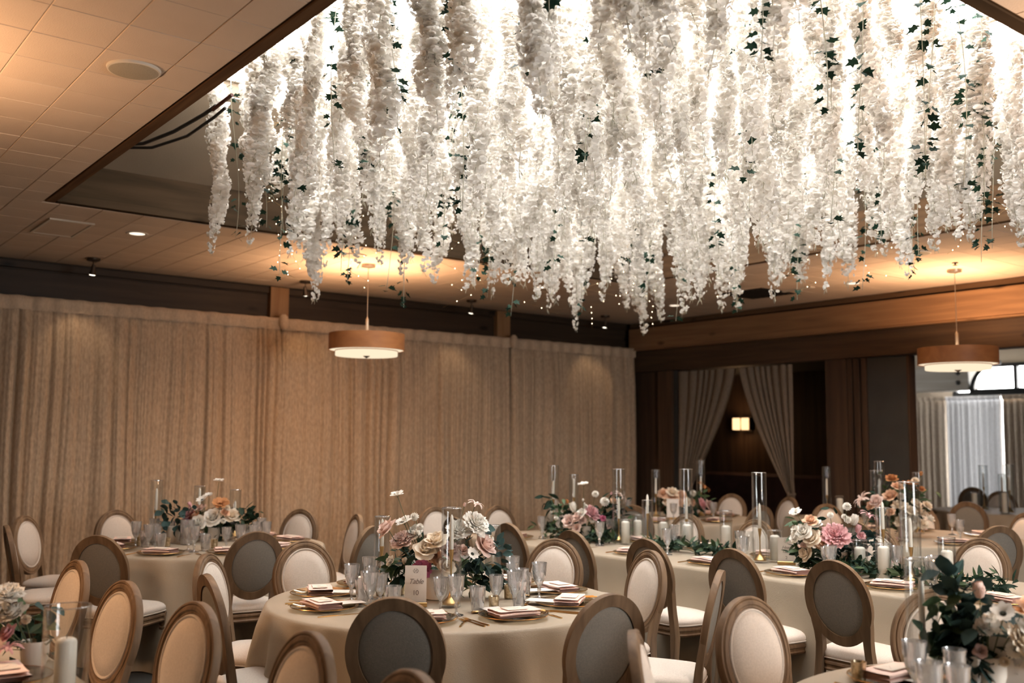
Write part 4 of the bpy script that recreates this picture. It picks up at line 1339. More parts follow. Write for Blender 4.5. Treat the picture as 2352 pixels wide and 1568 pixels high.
light('sconce_light', 'POINT', (12.04, 9.85, 1.86), 4.0, (1., .55, .24), shadow_soft_size=.08)

# ------------------------------------------------------------------ flower heads and leaves
def petal(mb, az, r0, z0, w, l, tilt, curl, cup, nu=4, nv=4, wav=0., rnd=None):
    ca, sa = math.cos(az), math.sin(az)
    rows = []
    th, r, z = tilt, r0, z0
    ph = rnd.uniform(0, 6) if rnd is not None else 0
    for j in range(nv + 1):
        v = j / nv
        hw = w * (.28 + .72 * math.sin(PI * min(1, v * .62 + .12))) * (1 - max(0, v - .72) ** 2 * 6.)
        row = []
        for i in range(nu + 1):
            u = i / nu * 2 - 1
            x = u * hw
            rr = r - cup * u * u * hw + wav * math.sin(u * 5 + ph) * v
            zz = z - .12 * w * u * u * v * (1 if v > .7 else 0) + wav * .6 * math.cos(u * 6 + ph) * v
            row.append((rr * ca - x * sa, rr * sa + x * ca, zz))
        rows.append(row)
        d = l / nv
        r += d * math.sin(th)
        z += d * math.cos(th)
        th += curl / nv
    mb.grid(rows)

def head(kind, seed=0):
    r = np.random.default_rng(seed)
    mb = MB()
    g = 2.399
    if kind == 'rose':
        n = 0
        for cnt, r0, w, l, ti, cu, cp in ((3, .05, .26, .72, -.05, .15, .9), (4, .12, .38, .85, .1, .1, .75), (5, .20, .52, .98, .32, .25, .6), (5, .26, .62, 1.02, .62, .55, .45), (5, .28, .62, 1.0, 1.0, .75, .3)):
            for k in range(cnt):
                petal(mb, n * g + r.uniform(-.2, .2), r0, -.38, w, l * r.uniform(.93, 1.07), ti, cu, cp, rnd=r)
                n += 1
    elif kind == 'peony':
        for n in range(46):
            q = (n / 46) ** .75
            petal(mb, n * g, .05 + .22 * q, -.40 + .08 * (1 - q), .26 + .30 * q, .78 + .22 * q, .0 + 1.15 * q + r.uniform(-.1, .1), .25 + .2 * q, .55, 4, 3, .07, r)
    elif kind == 'ball':
        for n in range(60):
            t = math.acos(1 - 1.75 * (n + .5) / 60)
            petal(mb, n * g, .30 * math.sin(t), .28 * math.cos(t), .22 + .1 * t / 3, .62, t * .82, .45, .35, 3, 2, .02, r)
    elif kind == 'scabiosa':
        for n in range(16):
            petal(mb, n * g, .1, -.05, .36, .95, 1.12 + r.uniform(-.15, .2), .35, .15, 4, 3, .09, r)
        for n in range(12):
            petal(mb, n * g + .3, .08, 0, .2, .5, .75 + r.uniform(-.2, .2), .3, .2, 3, 2, .05, r)
    elif kind == 'anemone':
        for n in range(9):
            petal(mb, n * 2 * PI / 9 * 2, .1, -.05 + .02 * (n > 4), .42, 1.0, .95 + r.uniform(-.1, .1), .4, .3, 4, 3, .03, r)
    elif kind == 'tulip':
        for n in range(7):
            petal(mb, n * 2 * PI / 3 + (n > 2) * .5 + r.uniform(-.1, .1), .12, -.75, .52, 1.45, .62 - .05 * n, -.85, .8, 4, 4, .02, r)
    elif kind == 'lily':
        for n in range(12):
            petal(mb, n * 2 * PI / 6 + .26 * (n // 6) + r.uniform(-.15, .15), .03, -.55, .13, 1.5, .45 + .25 * (n // 6), 2.1, .4, 2, 6, .03, r)
    elif kind == 'bud':
        for n in range(5):
            petal(mb, n * g, .06, -.6, .42, 1.1, .5, -.75, .9, 3, 3, 0, r)
    return mb
HEADS = {}
for k in ('rose', 'peony', 'ball', 'scabiosa', 'anemone', 'tulip', 'lily', 'bud'):
    HEADS[k] = [head(k, s) for s in (1, 2)]
_hm = {}
def head_mesh(kind, colr):
    i = RNG.integers(0, 2)
    if (kind, colr, i) not in _hm:
        _hm[(kind, colr, i)] = HEADS[kind][i].mesh(kind, M['p_' + colr], True)
    return _hm[(kind, colr, i)]
NAMES = dict(r=('rose', 'rose'), p=('peony', 'peony'), b=('ball', 'ranunculus'), s=('scabiosa', 'scabiosa'), a=('anemone', 'anemone'), t=('tulip', 'tulip'), l=('lily', 'lily'), u=('bud', 'flower_bud'))
CNAME = dict(white='white', cream='cream', blush='blush', pink='soft pink', hot='deep pink', peach='peach', rust='rust orange', mauve='dusty mauve')
EYE_ME = MB().lathe([(.01, -.1), (.26, -.02), (.27, .08), (.15, .18), (.01, .2)], 10).mesh('eye', M['seed'])

def leaf_pts(l, w, bend, fold=.25, point=1.):
    rows = []
    for j in range(5):
        v = j / 4
        hw = w * math.sin(PI * (v ** (1 / point) * .94 + .03))
        rows.append([(u * hw, l * v, bend * v * v * l + abs(u) * hw * fold) for u in (-1, 0, 1)])
    return rows
def leaf_mesh(name, l, w, bend, mt, point=1., fold=.25):
    return MB().grid(leaf_pts(l, w, bend, fold, point)).mesh(name, M[mt])
EUC = [leaf_mesh('eucalyptus_leaf', 1, .40, b, 'leaf_euc', 1.0) for b in (-.15, .1)]
def scatter_leaves(mb, c, spread, n, l, w, out=None, droop=.2, r=RNG, point=1.2):
    for _ in range(n):
        p = np.array(c) + r.normal(0, 1, 3) * np.array(spread) * .5
        d = (np.array(out) if out is not None else (p - np.array(c)) * 6 + np.array([0, -.3, .1])) + r.normal(0, .55, 3) + np.array([0, 0, -droop])
        d = Vector(d).normalized()
        q = d.to_track_quat('Y', 'Z') @ Euler((0, r.uniform(-1.2, 1.2), 0)).to_quaternion()
        s = r.uniform(.75, 1.25)
        pts = [[tuple(Vector(p) + q @ Vector((x * s, y * s, z * s))) for x, y, z in row] for row in leaf_pts(l, w, r.uniform(-.3, .1), .25, point)]
        mb.grid(pts)

CR, CD = np.array([math.sin(YAW), -math.cos(YAW)]), np.array([math.cos(YAW), math.sin(YAW)])
def bouquet(name, x, y, s, base, pot, flowers, euc, fol, label, lf=(.07, .016), ls=.055):
    """flowers: (kind, u, v, size, colour) with u, v counted from the pot's foot in units of s metres."""
    root = thing(name, (x, y, TOP + .001), YAW - PI / 2, label, 'flowers', 'table bouquets')
    bx, by = base
    pr, ph, mt = pot
    if pr:
        MB().lathe([(pr * .72, 0), (pr * .82, .005), (pr * .98, ph * .5), (pr, ph * .9), (pr * .98, ph), (pr * .9, ph), (pr * .8, ph * .75), (pr * .05, ph * .7)], 28).build('pot', M[mt], root)
    st = MB()
    for i, (k, u, v, d, colr) in enumerate(flowers):
        dx, dz = (u - bx) * s, (by - v) * s
        dep = RNG.uniform(-.115, -.035) - .03 * (abs(dx) < .12)
        loc = Vector((dx, dep, dz))
        kind, nm = NAMES[k]
        up = .35 if k not in 's' else .9
        dr = Vector((dx * 2.0 + RNG.uniform(-.25, .25), -.42 + RNG.uniform(-.2, .2), (dz - ph - .05) * 1.6 + up)).normalized()
        if k in 'tlu': dr = Vector((dx * 2.2, -.1, .5 + dz)).normalized()
        R = d * s / 2 * 1.14
        o = obj(nm, head_mesh(kind, colr), root, loc, None, R)
        o.rotation_euler = (dr.to_track_quat('Z', 'Y') @ Euler((0, 0, RNG.uniform(0, 6))).to_quaternion()).to_euler()
        o['label'] = CNAME[colr] + ' ' + nm.replace('_', ' ')
        if k in 'as':
            e = obj('flower_eye', EYE_ME, o, None, None, 1.0 if k == 'a' else .6)
        foot = Vector((dx * .15, 0, max(ph * .6, .03)))
        mid = (foot + loc) / 2 + Vector((dx * .12, -.02, dz * .06))
        st.tube([foot, foot.lerp(mid, .6), mid.lerp(loc, .5), loc - dr * R * .35], .0018 + .0003 * (R > .04), 5)
        if k in 'sr':
            for q in range(5):                                        # sepals under the head
                a = q * 2 * PI / 5
                side = dr.orthogonal().normalized()
                ax = (side * math.cos(a) + dr.cross(side) * math.sin(a)) * .6 + dr * .15
                b0 = loc - dr * R * .38
                st.grid([[tuple(b0 + dr.cross(ax) * (-.12 * R)), tuple(b0 + dr.cross(ax) * (.12 * R))], [tuple(b0 + ax * R * .7), tuple(b0 + ax * R * .72)]])
    if st.n:
        st.build('stems', M['stem'], root)
    for (u, v, n, spread) in euc:
        c = np.array([(u - bx) * s, -.02, (by - v) * s])
        for _ in range(n):
            p = c + RNG.normal(0, 1, 3) * np.array([spread * s, .05, spread * s]) * .55
            d = Vector((p[0] * 2 + RNG.normal(0, .5), -.35 + RNG.normal(0, .4), (p[2] - .2) * 1.5 + RNG.normal(0, .5))).normalized()
            o = obj('eucalyptus_leaf', EUC[RNG.integers(0, 2)], root, p, None, ls * RNG.uniform(.75, 1.2))
            o.rotation_euler = (d.to_track_quat('Y', 'Z') @ Euler((0, RNG.uniform(-.9, .9), 0)).to_quaternion()).to_euler()
    mb, mb2 = MB(), MB()
    for i, (u, v, n, spread) in enumerate(fol):
        c = ((u - bx) * s, .035, (by - v) * s)
        scatter_leaves(mb if i % 3 else mb2, c, (spread * s, .07, spread * s), int(n * .75), lf[0], lf[1], out=((u - bx) * s * 3, -.25, (by - v) * s - .12), droop=.15)
    for q, mt in ((mb, 'leaf_dark'), (mb2, 'leaf_mid')):
        if q.n:
            o = q.build('foliage', M[mt], root)
            o['kind'] = 'stuff'
    return root

def F(txt):
    out = []
    for a in txt.replace('\n', ';').split(';'):
        a = a.split()
        if len(a) == 5:
            out.append((a[0], float(a[1]), float(a[2]), float(a[3]), a[4]))
    return out

bouquet('flower_arrangement', 2.99, 4.45, .00228, (1015, 1378), (.085, .16, 'white_china'), F('''s 922 1138 28 white;s 937 1200 34 white;b 960 1190 20 white;b 976 1210 17 white;b 967 1223 11 white;b 973 1232 11 white
r 897 1213 44 blush;p 933 1240 48 blush;r 960 1224 34 white;r 990 1258 46 cream;r 1012 1238 46 cream;r 1046 1262 46 mauve;r 1008 1276 30 peach;r 1024 1291 26 peach;p 982 1303 38 hot
p 1063 1216 46 white;p 1104 1202 54 white;r 1126 1252 48 blush;a 1095 1271 28 white;b 1107 1257 17 white;r 1038 1297 34 cream;t 940 1291 24 cream;l 1103 1154 30 blush;u 1076 1160 16 blush;r 905 1290 20 white;r 1072 1262 26 blush'''),
        [(1090, 1214, 3, 14), (1110, 1224, 3, 14), (1148, 1250, 6, 18), (1075, 1250, 5, 18), (1075, 1295, 10, 24), (1110, 1300, 8, 22), (1135, 1290, 8, 22), (1160, 1268, 4, 14), (1060, 1290, 6, 20)],
        [(915, 1305, 26, 26), (935, 1280, 26, 26), (925, 1330, 22, 20), (960, 1310, 24, 24), (985, 1330, 26, 26), (1000, 1300, 20, 30), (1085, 1325, 40, 34), (1120, 1315, 40, 34), (1145, 1330, 14, 20), (1060, 1315, 24, 26), (1110, 1340, 16, 20), (970, 1270, 16, 24)],
        'bouquet on table 10 with blush peonies, cream roses and blue-green leaves')
bouquet('flower_arrangement', 3.14, 7.98, .00355, (482, 1240), (.068, .11, 'cream_pot'), F('''u 432 1156 20 pink;p 432 1174 30 pink;p 431 1188 34 hot;r 450 1163 20 blush;r 465 1162 18 blush;a 468 1146 24 white;a 478 1137 19 white;s 503 1102 20 white;s 512 1153 34 rust;r 493 1183 36 white
r 463 1194 30 white;r 530 1180 30 cream;r 519 1173 18 peach;b 522 1163 13 cream;r 424 1194 18 hot;b 516 1192 13 white;r 448 1180 20 peach'''),
        [], [(440, 1195, 30, 26), (500, 1200, 60, 30), (520, 1205, 50, 30), (475, 1205, 40, 26), (555, 1185, 26, 20), (560, 1175, 14, 16), (540, 1200, 26, 22), (510, 1215, 30, 20)],
        'bouquet on the curtain table with a rust scabiosa and pink peony', (.075, .02))
bouquet('flower_arrangement', 2.83, 8.0, .0035, (395, 1243), (.055, .13, 'cream_pot'), [], [(378, 1158, 9, 26), (408, 1170, 9, 26), (370, 1190, 7, 20), (395, 1190, 6, 24), (415, 1180, 6, 16), (372, 1215, 6, 14), (412, 1212, 6, 12)], [],
        'pot of dark round eucalyptus beside the pink peony bouquet', ls=.062)
bouquet('flower_arrangement', 5.72, 6.32, .00368, (1340, 1235), (.055, .12, 'cream_pot'), F('''p 1357 1170 36 pink;b 1356 1187 15 white;r 1303 1190 28 blush;t 1313 1158 28 white;r 1331 1170 18 white;r 1322 1179 22 blush;r 1333 1187 18 blush;b 1385 1147 22 white;s 1335 1107 22 white
b 1363 1129 16 white;u 1334 1141 11 white;u 1338 1150 10 white;b 1341 1158 12 white;l 1423 1128 26 blush;u 1401 1127 12 pink;r 1381 1183 13 hot;r 1410 1147 20 peach;b 1275 1185 11 white;u 1300 1146 16 rust;r 1320 1205 18 blush;r 1395 1205 16 blush'''),
        [(1435, 1150, 4, 12), (1400, 1180, 6, 16)], [(1290, 1165, 30, 26), (1265, 1152, 22, 16), (1300, 1180, 26, 24), (1340, 1200, 50, 34), (1385, 1165, 30, 24), (1395, 1190, 40, 26), (1400, 1215, 60, 34), (1370, 1215, 50, 34), (1320, 1215, 30, 26), (1420, 1215, 30, 26), (1410, 1160, 14, 16)],
        'bouquet on head table with one soft pink peony below two tall white blooms', (.085, .018))
bouquet('flower_arrangement', 5.80, 3.92, .00284, (1960, 1310), (.06, .12, 'white_china'), F('''s 1855 1177 26 white;r 1890 1195 30 peach;r 1902 1202 26 white;r 1871 1219 34 white;r 1888 1234 36 cream;r 1848 1214 18 white;r 1853 1234 24 white;r 1920 1243 38 peach;p 1943 1226 54 pink
t 1990 1192 32 white;t 1996 1212 24 pink;b 1967 1162 20 white;b 1930 1182 15 white;b 1972 1193 17 white;b 1966 1186 13 white;l 2026 1177 34 pink;r 1875 1270 30 cream;u 1858 1252 14 blush;b 1873 1252 16 blush;l 1977 1289 22 blush;l 2066 1262 52 pink;r 2003 1228 18 pink'''),
        [(1960, 1252, 22, 26), (1985, 1240, 16, 24), (2008, 1240, 14, 18), (2035, 1242, 10, 14), (2050, 1275, 8, 14), (2020, 1262, 10, 20), (1975, 1270, 14, 24), (1950, 1270, 10, 22)],
        [(1876, 1206, 16, 18), (1886, 1230, 24, 20), (1892, 1270, 36, 20), (1890, 1290, 36, 20), (1900, 1265, 30, 26), (1930, 1275, 40, 30), (1990, 1295, 50, 36), (2030, 1300, 40, 30), (1905, 1215, 20, 22), (1870, 1245, 24, 24), (1950, 1200, 12, 30)],
        'big head table bouquet with an open pink peony and peach garden rose', (.07, .015))
bouquet('flower_arrangement', 8.20, 7.62, .00475, (1545, 1188), (.06, .12, 'cream_pot'), F('''r 1520 1131 22 peach;r 1541 1127 24 cream;r 1540 1143 22 peach;r 1563 1135 24 peach;r 1575 1149 20 cream;b 1589 1131 16 white;p 1610 1154 24 pink;l 1618 1112 26 rust;r 1626 1156 20 mauve;r 1555 1150 20 peach;r 1590 1152 16 peach;r 1530 1150 18 cream'''),
        [], [(1530, 1155, 50, 26), (1560, 1155, 50, 26), (1590, 1160, 50, 26), (1612, 1135, 16, 14), (1550, 1168, 40, 30)], 'peach flower bouquet in front of the draped opening', (.08, .02))
bouquet('flower_arrangement', 8.30, 4.92, .00385, (2095, 1240), (.07, .12, 'cream_pot'), F('''r 2062 1104 24 rust;r 2065 1121 22 peach;r 2054 1143 28 peach;b 2078 1146 17 white;s 2100 1118 32 rust;b 2113 1111 19 cream;u 2122 1092 17 rust;r 2127 1128 16 rust;r 2067 1163 22 cream;r 2080 1166 20 cream;r 2097 1176 22 cream
r 2112 1160 22 cream;r 2085 1187 24 white;r 2106 1191 26 white;r 2127 1181 24 cream;r 2075 1202 22 cream;r 2096 1211 24 white;r 2122 1206 22 cream;l 1985 1148 34 blush;r 2018 1156 28 blush;r 2008 1166 20 peach;r 2140 1165 20 cream;r 2145 1195 22 white;r 2050 1180 18 peach'''),
        [], [(2070, 1140, 50, 34), (2095, 1160, 60, 36), (2110, 1190, 60, 36), (2080, 1200, 60, 36), (2030, 1175, 30, 30), (2025, 1160, 20, 26), (2130, 1150, 30, 26)], 'peach and cream bouquet beyond head table before the wide opening', (.07, .018))
bouquet('flower_arrangement', 3.42, 1.74, .00146, (2265, 1600), (.07, .12, 'white_china'), F('''t 2217 1358 46 blush;a 2266 1412 50 white;p 2236 1440 46 white;r 2322 1436 50 white;p 2312 1476 90 cream;b 2284 1490 38 white;b 2338 1510 54 white;b 2270 1519 24 cream;r 2335 1398 60 peach;r 2232 1418 24 white;s 2300 1405 34 rust;r 2215 1495 26 mauve'''),
        [(2170, 1330, 2, 10), (2188, 1345, 3, 14), (2192, 1375, 7, 18), (2206, 1410, 10, 24), (2205, 1450, 12, 24), (2215, 1470, 12, 30), (2200, 1500, 14, 30), (2215, 1540, 14, 34), (2240, 1390, 5, 24), (2235, 1500, 10, 30), (2280, 1450, 6, 30)],
        [(2190, 1430, 30, 40), (2200, 1480, 60, 60), (2240, 1520, 60, 60), (2280, 1530, 50, 60), (2250, 1470, 40, 50), (2310, 1530, 30, 40), (2180, 1520, 30, 40)], 'blurred foreground bouquet with a large cream peony and dark eucalyptus', (.065, .02), .066)
bouquet('flower_arrangement', .93, 4.02, .00150, (60, 1600), (.05, .09, 'white_china'), F('''p 8 1418 60 white;p 30 1462 56 white;r -10 1460 50 white;r 22 1510 40 pink;l 40 1530 50 pink;r 5 1540 40 blush;b 60 1480 24 cream'''), [(90, 1470, 4, 24)], [(10, 1500, 30, 50), (40, 1545, 40, 50)],
        'blurred white and pink bouquet in the bottom left corner')
cached(proto_cylinder, 'hurricane', .075, .27).place((.93, 3.60, TOP + .001), 0, 'blurred wide glass cylinder in the bottom left corner', 'vase', 'hurricane cylinders')
cached(proto_pillar, .15).place((.93, 3.60, TOP + .015), 0, 'white pillar candle in the blurred bottom left cylinder', 'candle', 'white pillar candles')
tv = obj('textured_vase', MB().lathe([(.045, 0), (.05, .004), (.056, .18), (.058, .19), (.053, .19), (.046, .012), (.001, .01)], 32, rad=cut(16, .06, 1, 3)).mesh('textured_vase', M['crystal'], True, 24), None, (2.88, 7.82, TOP + .001))
tag(tv, 'tall textured glass vase in front of the pink peony bouquet', 'vase')
jar = obj('glass_jar', MB().lathe([(.05, 0), (.056, .01), (.056, .10), (.044, .125), (.044, .15), (.047, .152), (.047, .165), (.042, .165), (.04, .12), (.05, .1), (.05, .012), (.001, .01)], 28).mesh('glass_jar', M['glass'], True, 40), None, (6.08, 4.90, TOP + .001))
tag(jar, 'round-shouldered glass jar before a cream-fronted chair across head table', 'jar')

def runner(x, y0, y1, label, n, seed):
    r = np.random.default_rng(seed)
    t = thing('greenery_runner', (x, (y0 + y1) / 2, TOP + .001), 0, label, 'greenery', 'greenery along head table')
    L = y1 - y0
    m1, m2, s = MB(), MB(), MB()
    ys = np.linspace(-L / 2, L / 2, 14)
    s.tube([(.03 * math.sin(k * 2.1), yy, .012 + .008 * math.sin(k)) for k, yy in enumerate(ys)], .003, 5)
    for k in range(n):
        yy = r.uniform(-L / 2, L / 2)
        scatter_leaves(m1 if k % 3 else m2, (r.normal(0, .05), yy, .028 + abs(r.normal(0, .02))), (.05, .04, .015), 3, .075, .013, out=(r.normal(0, .6), r.normal(0, .8), .25 + r.uniform(0, .3)), droop=.1, r=r)
    s.build('stem', M['stem'], t)
    for q, mt in ((m1, 'leaf_dark'), (m2, 'leaf_mid')):
        tag(q.build('leaves', M[mt], t), kind='stuff')
runner(5.68, 5.90, 6.75, 'greenery lying under the first head table bouquet', 70, 1)
runner(5.74, 4.72, 5.60, 'greenery before the dark votives on head table', 80, 2)
runner(5.66, 2.75, 3.95, 'greenery spilling under the big head table bouquet', 120, 3)
runner(6.02, 6.90, 7.28, 'greenery at the curtain end of head table', 26, 4)

# ------------------------------------------------------------------ hanging flower ceiling
def strand_mesh(L, seed):
    """one garland hanging down from the origin: stem and cupped florets, thinning to a tip."""
    r = np.random.default_rng(seed)
    ph = r.uniform(0, 6, 4)
    cx = lambda z: (.035 * math.sin(z * 2.3 + ph[0]) + .012 * math.sin(z * 9 + ph[1]), .035 * math.sin(z * 2.0 + ph[2]) + .012 * math.sin(z * 8 + ph[3]))
    st = MB().tube([(cx(z)[0], cx(z)[1], -z) for z in np.linspace(0, L, 14)], [.0028] * 10 + [.002, .002, .002, .0012], 4)
    fl = MB()
    z = .02
    while z < L - .03:
        rem = L - z
        R = .052 * min(1., .35 + rem / .38) * (1 + .22 * math.sin(z * 11 + ph[1]))
        n = 4 if rem > .3 else 2
        if rem < .14 and r.uniform() < .35: n = 0
        for _ in range(n):
            a = r.uniform(0, 2 * PI)
            q = R * r.uniform(.35, 1.05)
            x, y = cx(z)
            c = Vector((x + q * math.cos(a), y + q * math.sin(a), -z + r.uniform(-.01, .01)))
            d = Vector((math.cos(a), math.sin(a), r.uniform(-.75, .35))).normalized()
            s = d.orthogonal().normalized()
            t = d.cross(s)
            k0 = r.uniform(0, 6)
            sz = r.uniform(.0145, .0215) * (1 if rem > .2 else .75)
            for k in range(4):
                b = k0 + k * 1.57 + r.uniform(-.25, .25)
                u = s * math.cos(b) + t * math.sin(b)
                w = d.cross(u)
                rows = []
                for v, hw, up in ((.04, .22, 0), (.45, .72, .10), (.85, .74, .30), (1.08, .34, .50)):
                    rows.append([tuple(c + (u * v + d * up * .9 + w * hw * h + d * .16 * abs(h) * hw) * sz) for h in (-1, 0, 1)])
                fl.grid(rows)
        z += r.uniform(.006, .011) * (1 if rem > .3 else 1.5)
    for k in range(4):                                                # bare twiglets at the tip
        a = r.uniform(0, 6)
        x, y = cx(L)
        z0 = L - r.uniform(0, .08)
        st.tube([(x, y, -z0), (x + .012 * math.cos(a), y + .012 * math.sin(a), -z0 - .02), (x + .02 * math.cos(a), y + .02 * math.sin(a), -z0 - .05)], .0016, 4)
    return st.mesh('stem', M['vine']), fl.mesh('blossoms', M['blossom'])
VAR = [strand_mesh(1.6, 100 + k) for k in range(9)]
FX0, FX1, FY0, FY1 = 2.50, 6.95, 2.55, 6.92
GZ = 4.08
gr = thing('hanging_grid', ((FX0 + FX1) / 2, (FY0 + FY1) / 2, GZ), 0, 'thin metal grid under the skylight that the garlands hang from', 'frame')
for k in range(35):
    x = (k / 34 - .5) * (FX1 - FX0)
    MB().tube([(x, -(FY1 - FY0) / 2 - .05, .004), (x, (FY1 - FY0) / 2 + .03, .004)], .0035, 5).build('rod', M['steel'], gr)
for k in range(8):
    y = (k / 7 - .5) * (FY1 - FY0)
    MB().tube([(-(FX1 - FX0) / 2 - .03, y, .012), ((FX1 - FX0) / 2 + .03, y, .012)], .006, 6).build('cross_rod', M['steel'], gr)
for sx in (-1, 1):
    for sy in (-1, 1):
        MB().tube([(sx * 1.6, sy * 1.6, .02), (sx * 1.6, sy * 1.6, SKZ - GZ)], .003, 5).build('hanger', M['steel'], gr)
NX, NY = 16, 17
r = np.random.default_rng(77)
NTH = ['first', 'second', 'third', 'fourth', 'fifth', 'sixth', 'seventh', 'eighth', 'ninth', 'tenth', 'eleventh', 'twelfth', 'thirteenth', 'fourteenth', 'fifteenth', 'sixteenth', 'seventeenth']
def zbot(x, y):
    s = ((x - FX0) / (FX1 - FX0) + (y - FY0) / (FY1 - FY0)) / 2
    edge = max(abs(2 * (x - FX0) / (FX1 - FX0) - 1), abs(2 * (y - FY0) / (FY1 - FY0) - 1))
    return 2.56 + .46 * (1 - s) + .16 * edge ** 4
def zone(x, y):
    if y > 6.3: return 'near the velvet curtain'
    if x > 6.3: return 'near the right-hand wall'
    return 'near the left skylight beam' if x < 3.2 else 'in the middle'
def strand(x, y, zb, label, k):
    st, bl = VAR[k % len(VAR)]
    wd = r.uniform(.85, 1.25)
    o = obj('flower_garland', st, None, (x, y, GZ), (0, 0, r.uniform(0, 6.28)), (wd, wd, (GZ - zb) / 1.6))
    tag(o, label, 'garland', 'white garlands under the skylight')
    tag(obj('blossoms', bl, o), kind='stuff')
for i in range(NX):
    for j in range(NY):
        x = FX0 + (FX1 - FX0) * (i + .5 + r.uniform(-.42, .42)) / NX
        y = FY0 + (FY1 - FY0) * (j + .5 + r.uniform(-.42, .42)) / NY
        if i == 0 and j == NY - 1:
            continue
        zb = zbot(x, y) + (r.uniform(-.06, .12) if r.uniform() < .45 else r.uniform(.05, .55))
        strand(x, y, min(zb, 3.5), 'white silk wisteria garland, %s from the left beam, %s from the curtain side' % (NTH[i], NTH[NY - 1 - j]), i * 5 + j * 3)
for x, y, zb, lb in ((2.58, 6.70, 2.86, 'white silk wisteria garland hanging alone, leftmost of all'), (3.45, 6.84, 2.60, 'thick white garland reaching lowest left of the curtain pendant'),
                     (6.62, 6.55, 2.56, 'white garland dipping lowest above the room corner'), (6.05, 6.80, 2.58, 'white garland ending beside a ceiling spot lamp'),
                     (3.95, 3.15, 2.95, 'shaded garland near the camera, longest of the dark ones'), (4.6, 3.6, 2.72, 'thick shaded garland hanging in front of the middle rows')) + tuple((2.47 + .12 * (q % 2), 6.45 - .36 * q, 2.95 + .1 * (q % 3), 'outermost white garland along the left skylight beam, %s from the curtain' % NTH[q]) for q in range(10)):
    strand(x, y, zb, lb, 3)

# ivy trails between the garlands
def ivy_leaf(mb, c, d, s, r):
    q = Vector(d).to_track_quat('Y', 'Z') @ Euler((0, r.uniform(-1, 1), 0)).to_quaternion()
    P = [(0, 0, 0), (-.45, .10, .05), (-.30, .38, 0), (-.55, .62, .06), (-.2, .68, 0), (0, 1.1, -.08), (.2, .68, 0), (.55, .62, .06), (.30, .38, 0), (.45, .10, .05), (0, .4, .03)]
    mb.add([tuple(Vector(c) + q @ (Vector(p) * s)) for p in P], [(10, 0, 1, 2), (10, 2, 3, 4), (10, 4, 5), (10, 5, 6), (10, 6, 7, 8), (10, 8, 9, 0)])
def ivy_mesh(seed, L):
    r = np.random.default_rng(seed)
    ph = r.uniform(0, 6, 2)
    C = lambda z: Vector((.03 * math.sin(3 * z + ph[0]), .03 * math.sin(2.6 * z + ph[1]), -z))
    st = MB().tube([C(z) for z in np.linspace(0, L, 16)], .0022, 4)
    lf = MB()
    for g0 in np.arange(.15, L, .16):
        if r.uniform() < .25:
            continue
        for _ in range(r.integers(3, 7)):
            z = min(L, g0 + r.uniform(-.09, .09))
            a = r.uniform(0, 2 * PI)
            ivy_leaf(lf, C(z) + Vector((.02 * math.cos(a), .02 * math.sin(a), 0)), (math.cos(a), math.sin(a), r.uniform(-1.2, .1)), r.uniform(.035, .062), r)
    return st.mesh('stem', M['vine']), lf.mesh('leaves', M['ivy'], False)
IVY = [ivy_mesh(k, 1.35) for k in range(6)]
def place_ivy(px, dist, ztop, L, k):
    a = YAW - math.atan((px - 1176) / 2287)
    x, y = dist * math.cos(a), dist * math.sin(a)
    st, lf = IVY[k % 6]
    return x, y, ztop, st, lf, L
iv = [(2.72, 6.25, 3.0), (2.80, 6.05, 2.95), (2.62, 6.5, 2.96), (2.66, 5.6, 3.05), (2.55, 4.9, 3.1), (2.9, 5.2, 3.2), (2.52, 4.25, 3.15), (2.55, 3.7, 3.3), (2.6, 3.3, 3.2), (2.50, 2.95, 3.3),
      (3.1, 3.0, 3.2), (3.3, 2.55, 3.2), (3.8, 2.6, 3.1), (4.15, 2.62, 2.95), (4.5, 2.5, 3.0), (4.75, 2.6, 2.9), (5.1, 2.62, 2.95), (5.5, 2.7, 2.95), (5.9, 2.6, 3.05), (6.2, 2.7, 3.0), (4.0, 3.2, 2.95), (3.4, 3.7, 2.95),
      (4.9, 3.3, 2.85), (5.6, 3.4, 2.85), (3.2, 4.6, 2.9), (3.6, 6.6, 2.75), (4.3, 5.9, 2.8), (5.2, 5.2, 2.8), (6.0, 4.4, 2.8), (6.4, 3.6, 2.85), (6.6, 3.2, 2.9), (6.7, 2.95, 3.0), (2.95, 6.4, 2.72), (3.3, 6.1, 2.75), (3.75, 6.3, 2.68), (4.1, 6.6, 2.62), (4.6, 6.2, 2.7), (5.0, 6.4, 2.6), (5.35, 5.9, 2.62), (5.7, 5.5, 2.65), (6.1, 5.6, 2.58), (6.3, 5.1, 2.62), (6.4, 4.6, 2.68), (6.6, 4.2, 2.72), (6.7, 3.8, 2.8), (6.85, 3.4, 2.85), (4.2, 4.6, 2.85), (5.0, 4.2, 2.85), (3.6, 5.3, 2.85), (4.5, 5.3, 2.78)]
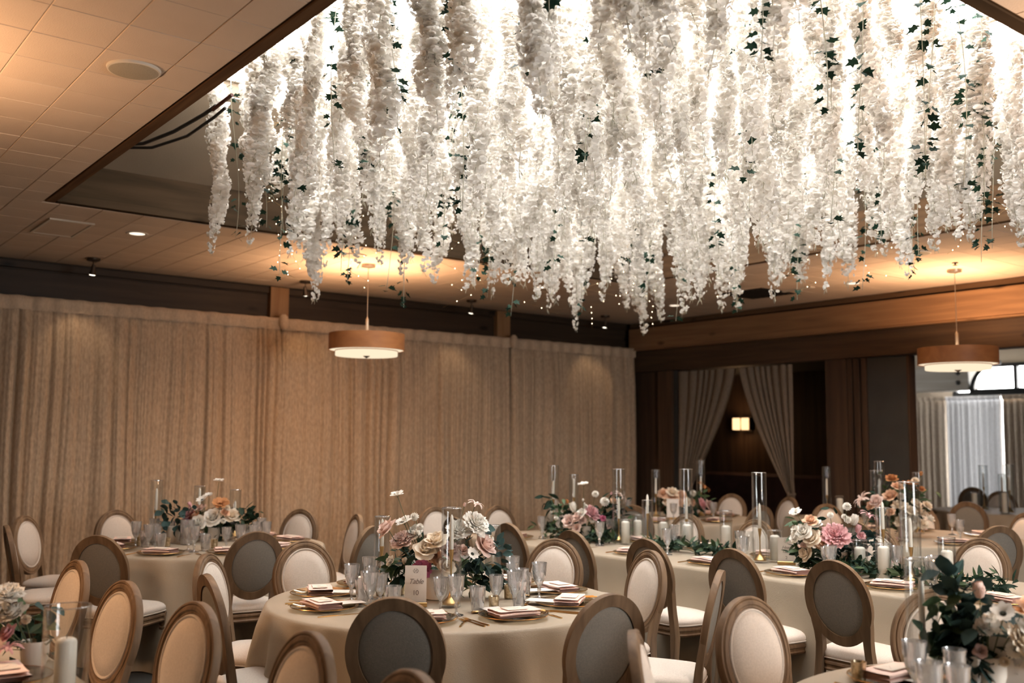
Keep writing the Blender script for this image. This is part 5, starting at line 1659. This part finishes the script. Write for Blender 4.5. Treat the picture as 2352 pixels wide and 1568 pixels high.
N20 = NTH + ['eighteenth', 'nineteenth', 'twentieth', 'twenty-first', 'twenty-second', 'twenty-third', 'twenty-fourth', 'twenty-fifth', 'twenty-sixth', 'twenty-seventh', 'twenty-eighth', 'twenty-ninth', 'thirtieth']
cnt_ = {}
for k, (x, y, zb) in enumerate(iv):
    st, lf = IVY[k % 6]
    zn = 'beside the left skylight beam' if x < 2.96 else ('in the front rows toward the camera' if y < 3.35 else 'deep among the garlands')
    cnt_[zn] = cnt_.get(zn, 0) + 1
    where = '%s, %s in its row' % (zn, N20[cnt_[zn] - 1])
    o = obj('ivy_trail', st, None, (x, y, GZ), (0, 0, k * 1.1), (1, 1, (GZ - zb) / 1.35))
    tag(o, 'dark green ivy trail hanging ' + where, 'ivy', 'ivy trails ' + zn)
    tag(obj('leaves', lf, o), kind='stuff')

# fairy lights: copper wire with tiny bulbs
for k, (x, y, zb) in enumerate(((3.0, 6.6, 2.72), (3.25, 6.85, 2.80), (3.9, 6.9, 2.74), (4.7, 6.85, 2.7), (5.6, 6.8, 2.72), (6.3, 6.7, 2.62), (6.55, 6.3, 2.62), (6.75, 5.6, 2.75), (6.85, 4.9, 2.8), (6.9, 4.2, 2.85), (6.85, 3.6, 2.95), (6.8, 3.2, 3.05), (2.6, 6.0, 3.1), (4.4, 6.0, 2.75), (5.9, 6.0, 2.7), (6.9, 3.0, 3.2))):
    r2 = np.random.default_rng(300 + k)
    n = 16
    zs = np.linspace(GZ, zb, n)
    pts = [(x + .09 * r2.normal() * (i > 0), y + .09 * r2.normal() * (i > 0), z) for i, z in enumerate(zs)]
    t = obj('fairy_lights', MB().tube(pts, .0012, 4).mesh('fairy_lights', M['wire']))
    tag(t, '%s copper wire of fairy lights among the garlands, counted from the left' % NTH[k], 'fairy lights', 'fairy light wires')
    mb = MB()
    for i in range(2, len(pts) - 1):
        for q in (0, .5):
            p = Vector(pts[i]).lerp(Vector(pts[i + 1]), q)
            mb.lathe([(.001, p.z - .004), (.003, p.z - .0015), (.003, p.z + .0015), (.001, p.z + .004)], 6, (p.x, p.y))
    tag(mb.build('bulbs', M['fairy'], t), kind='stuff')
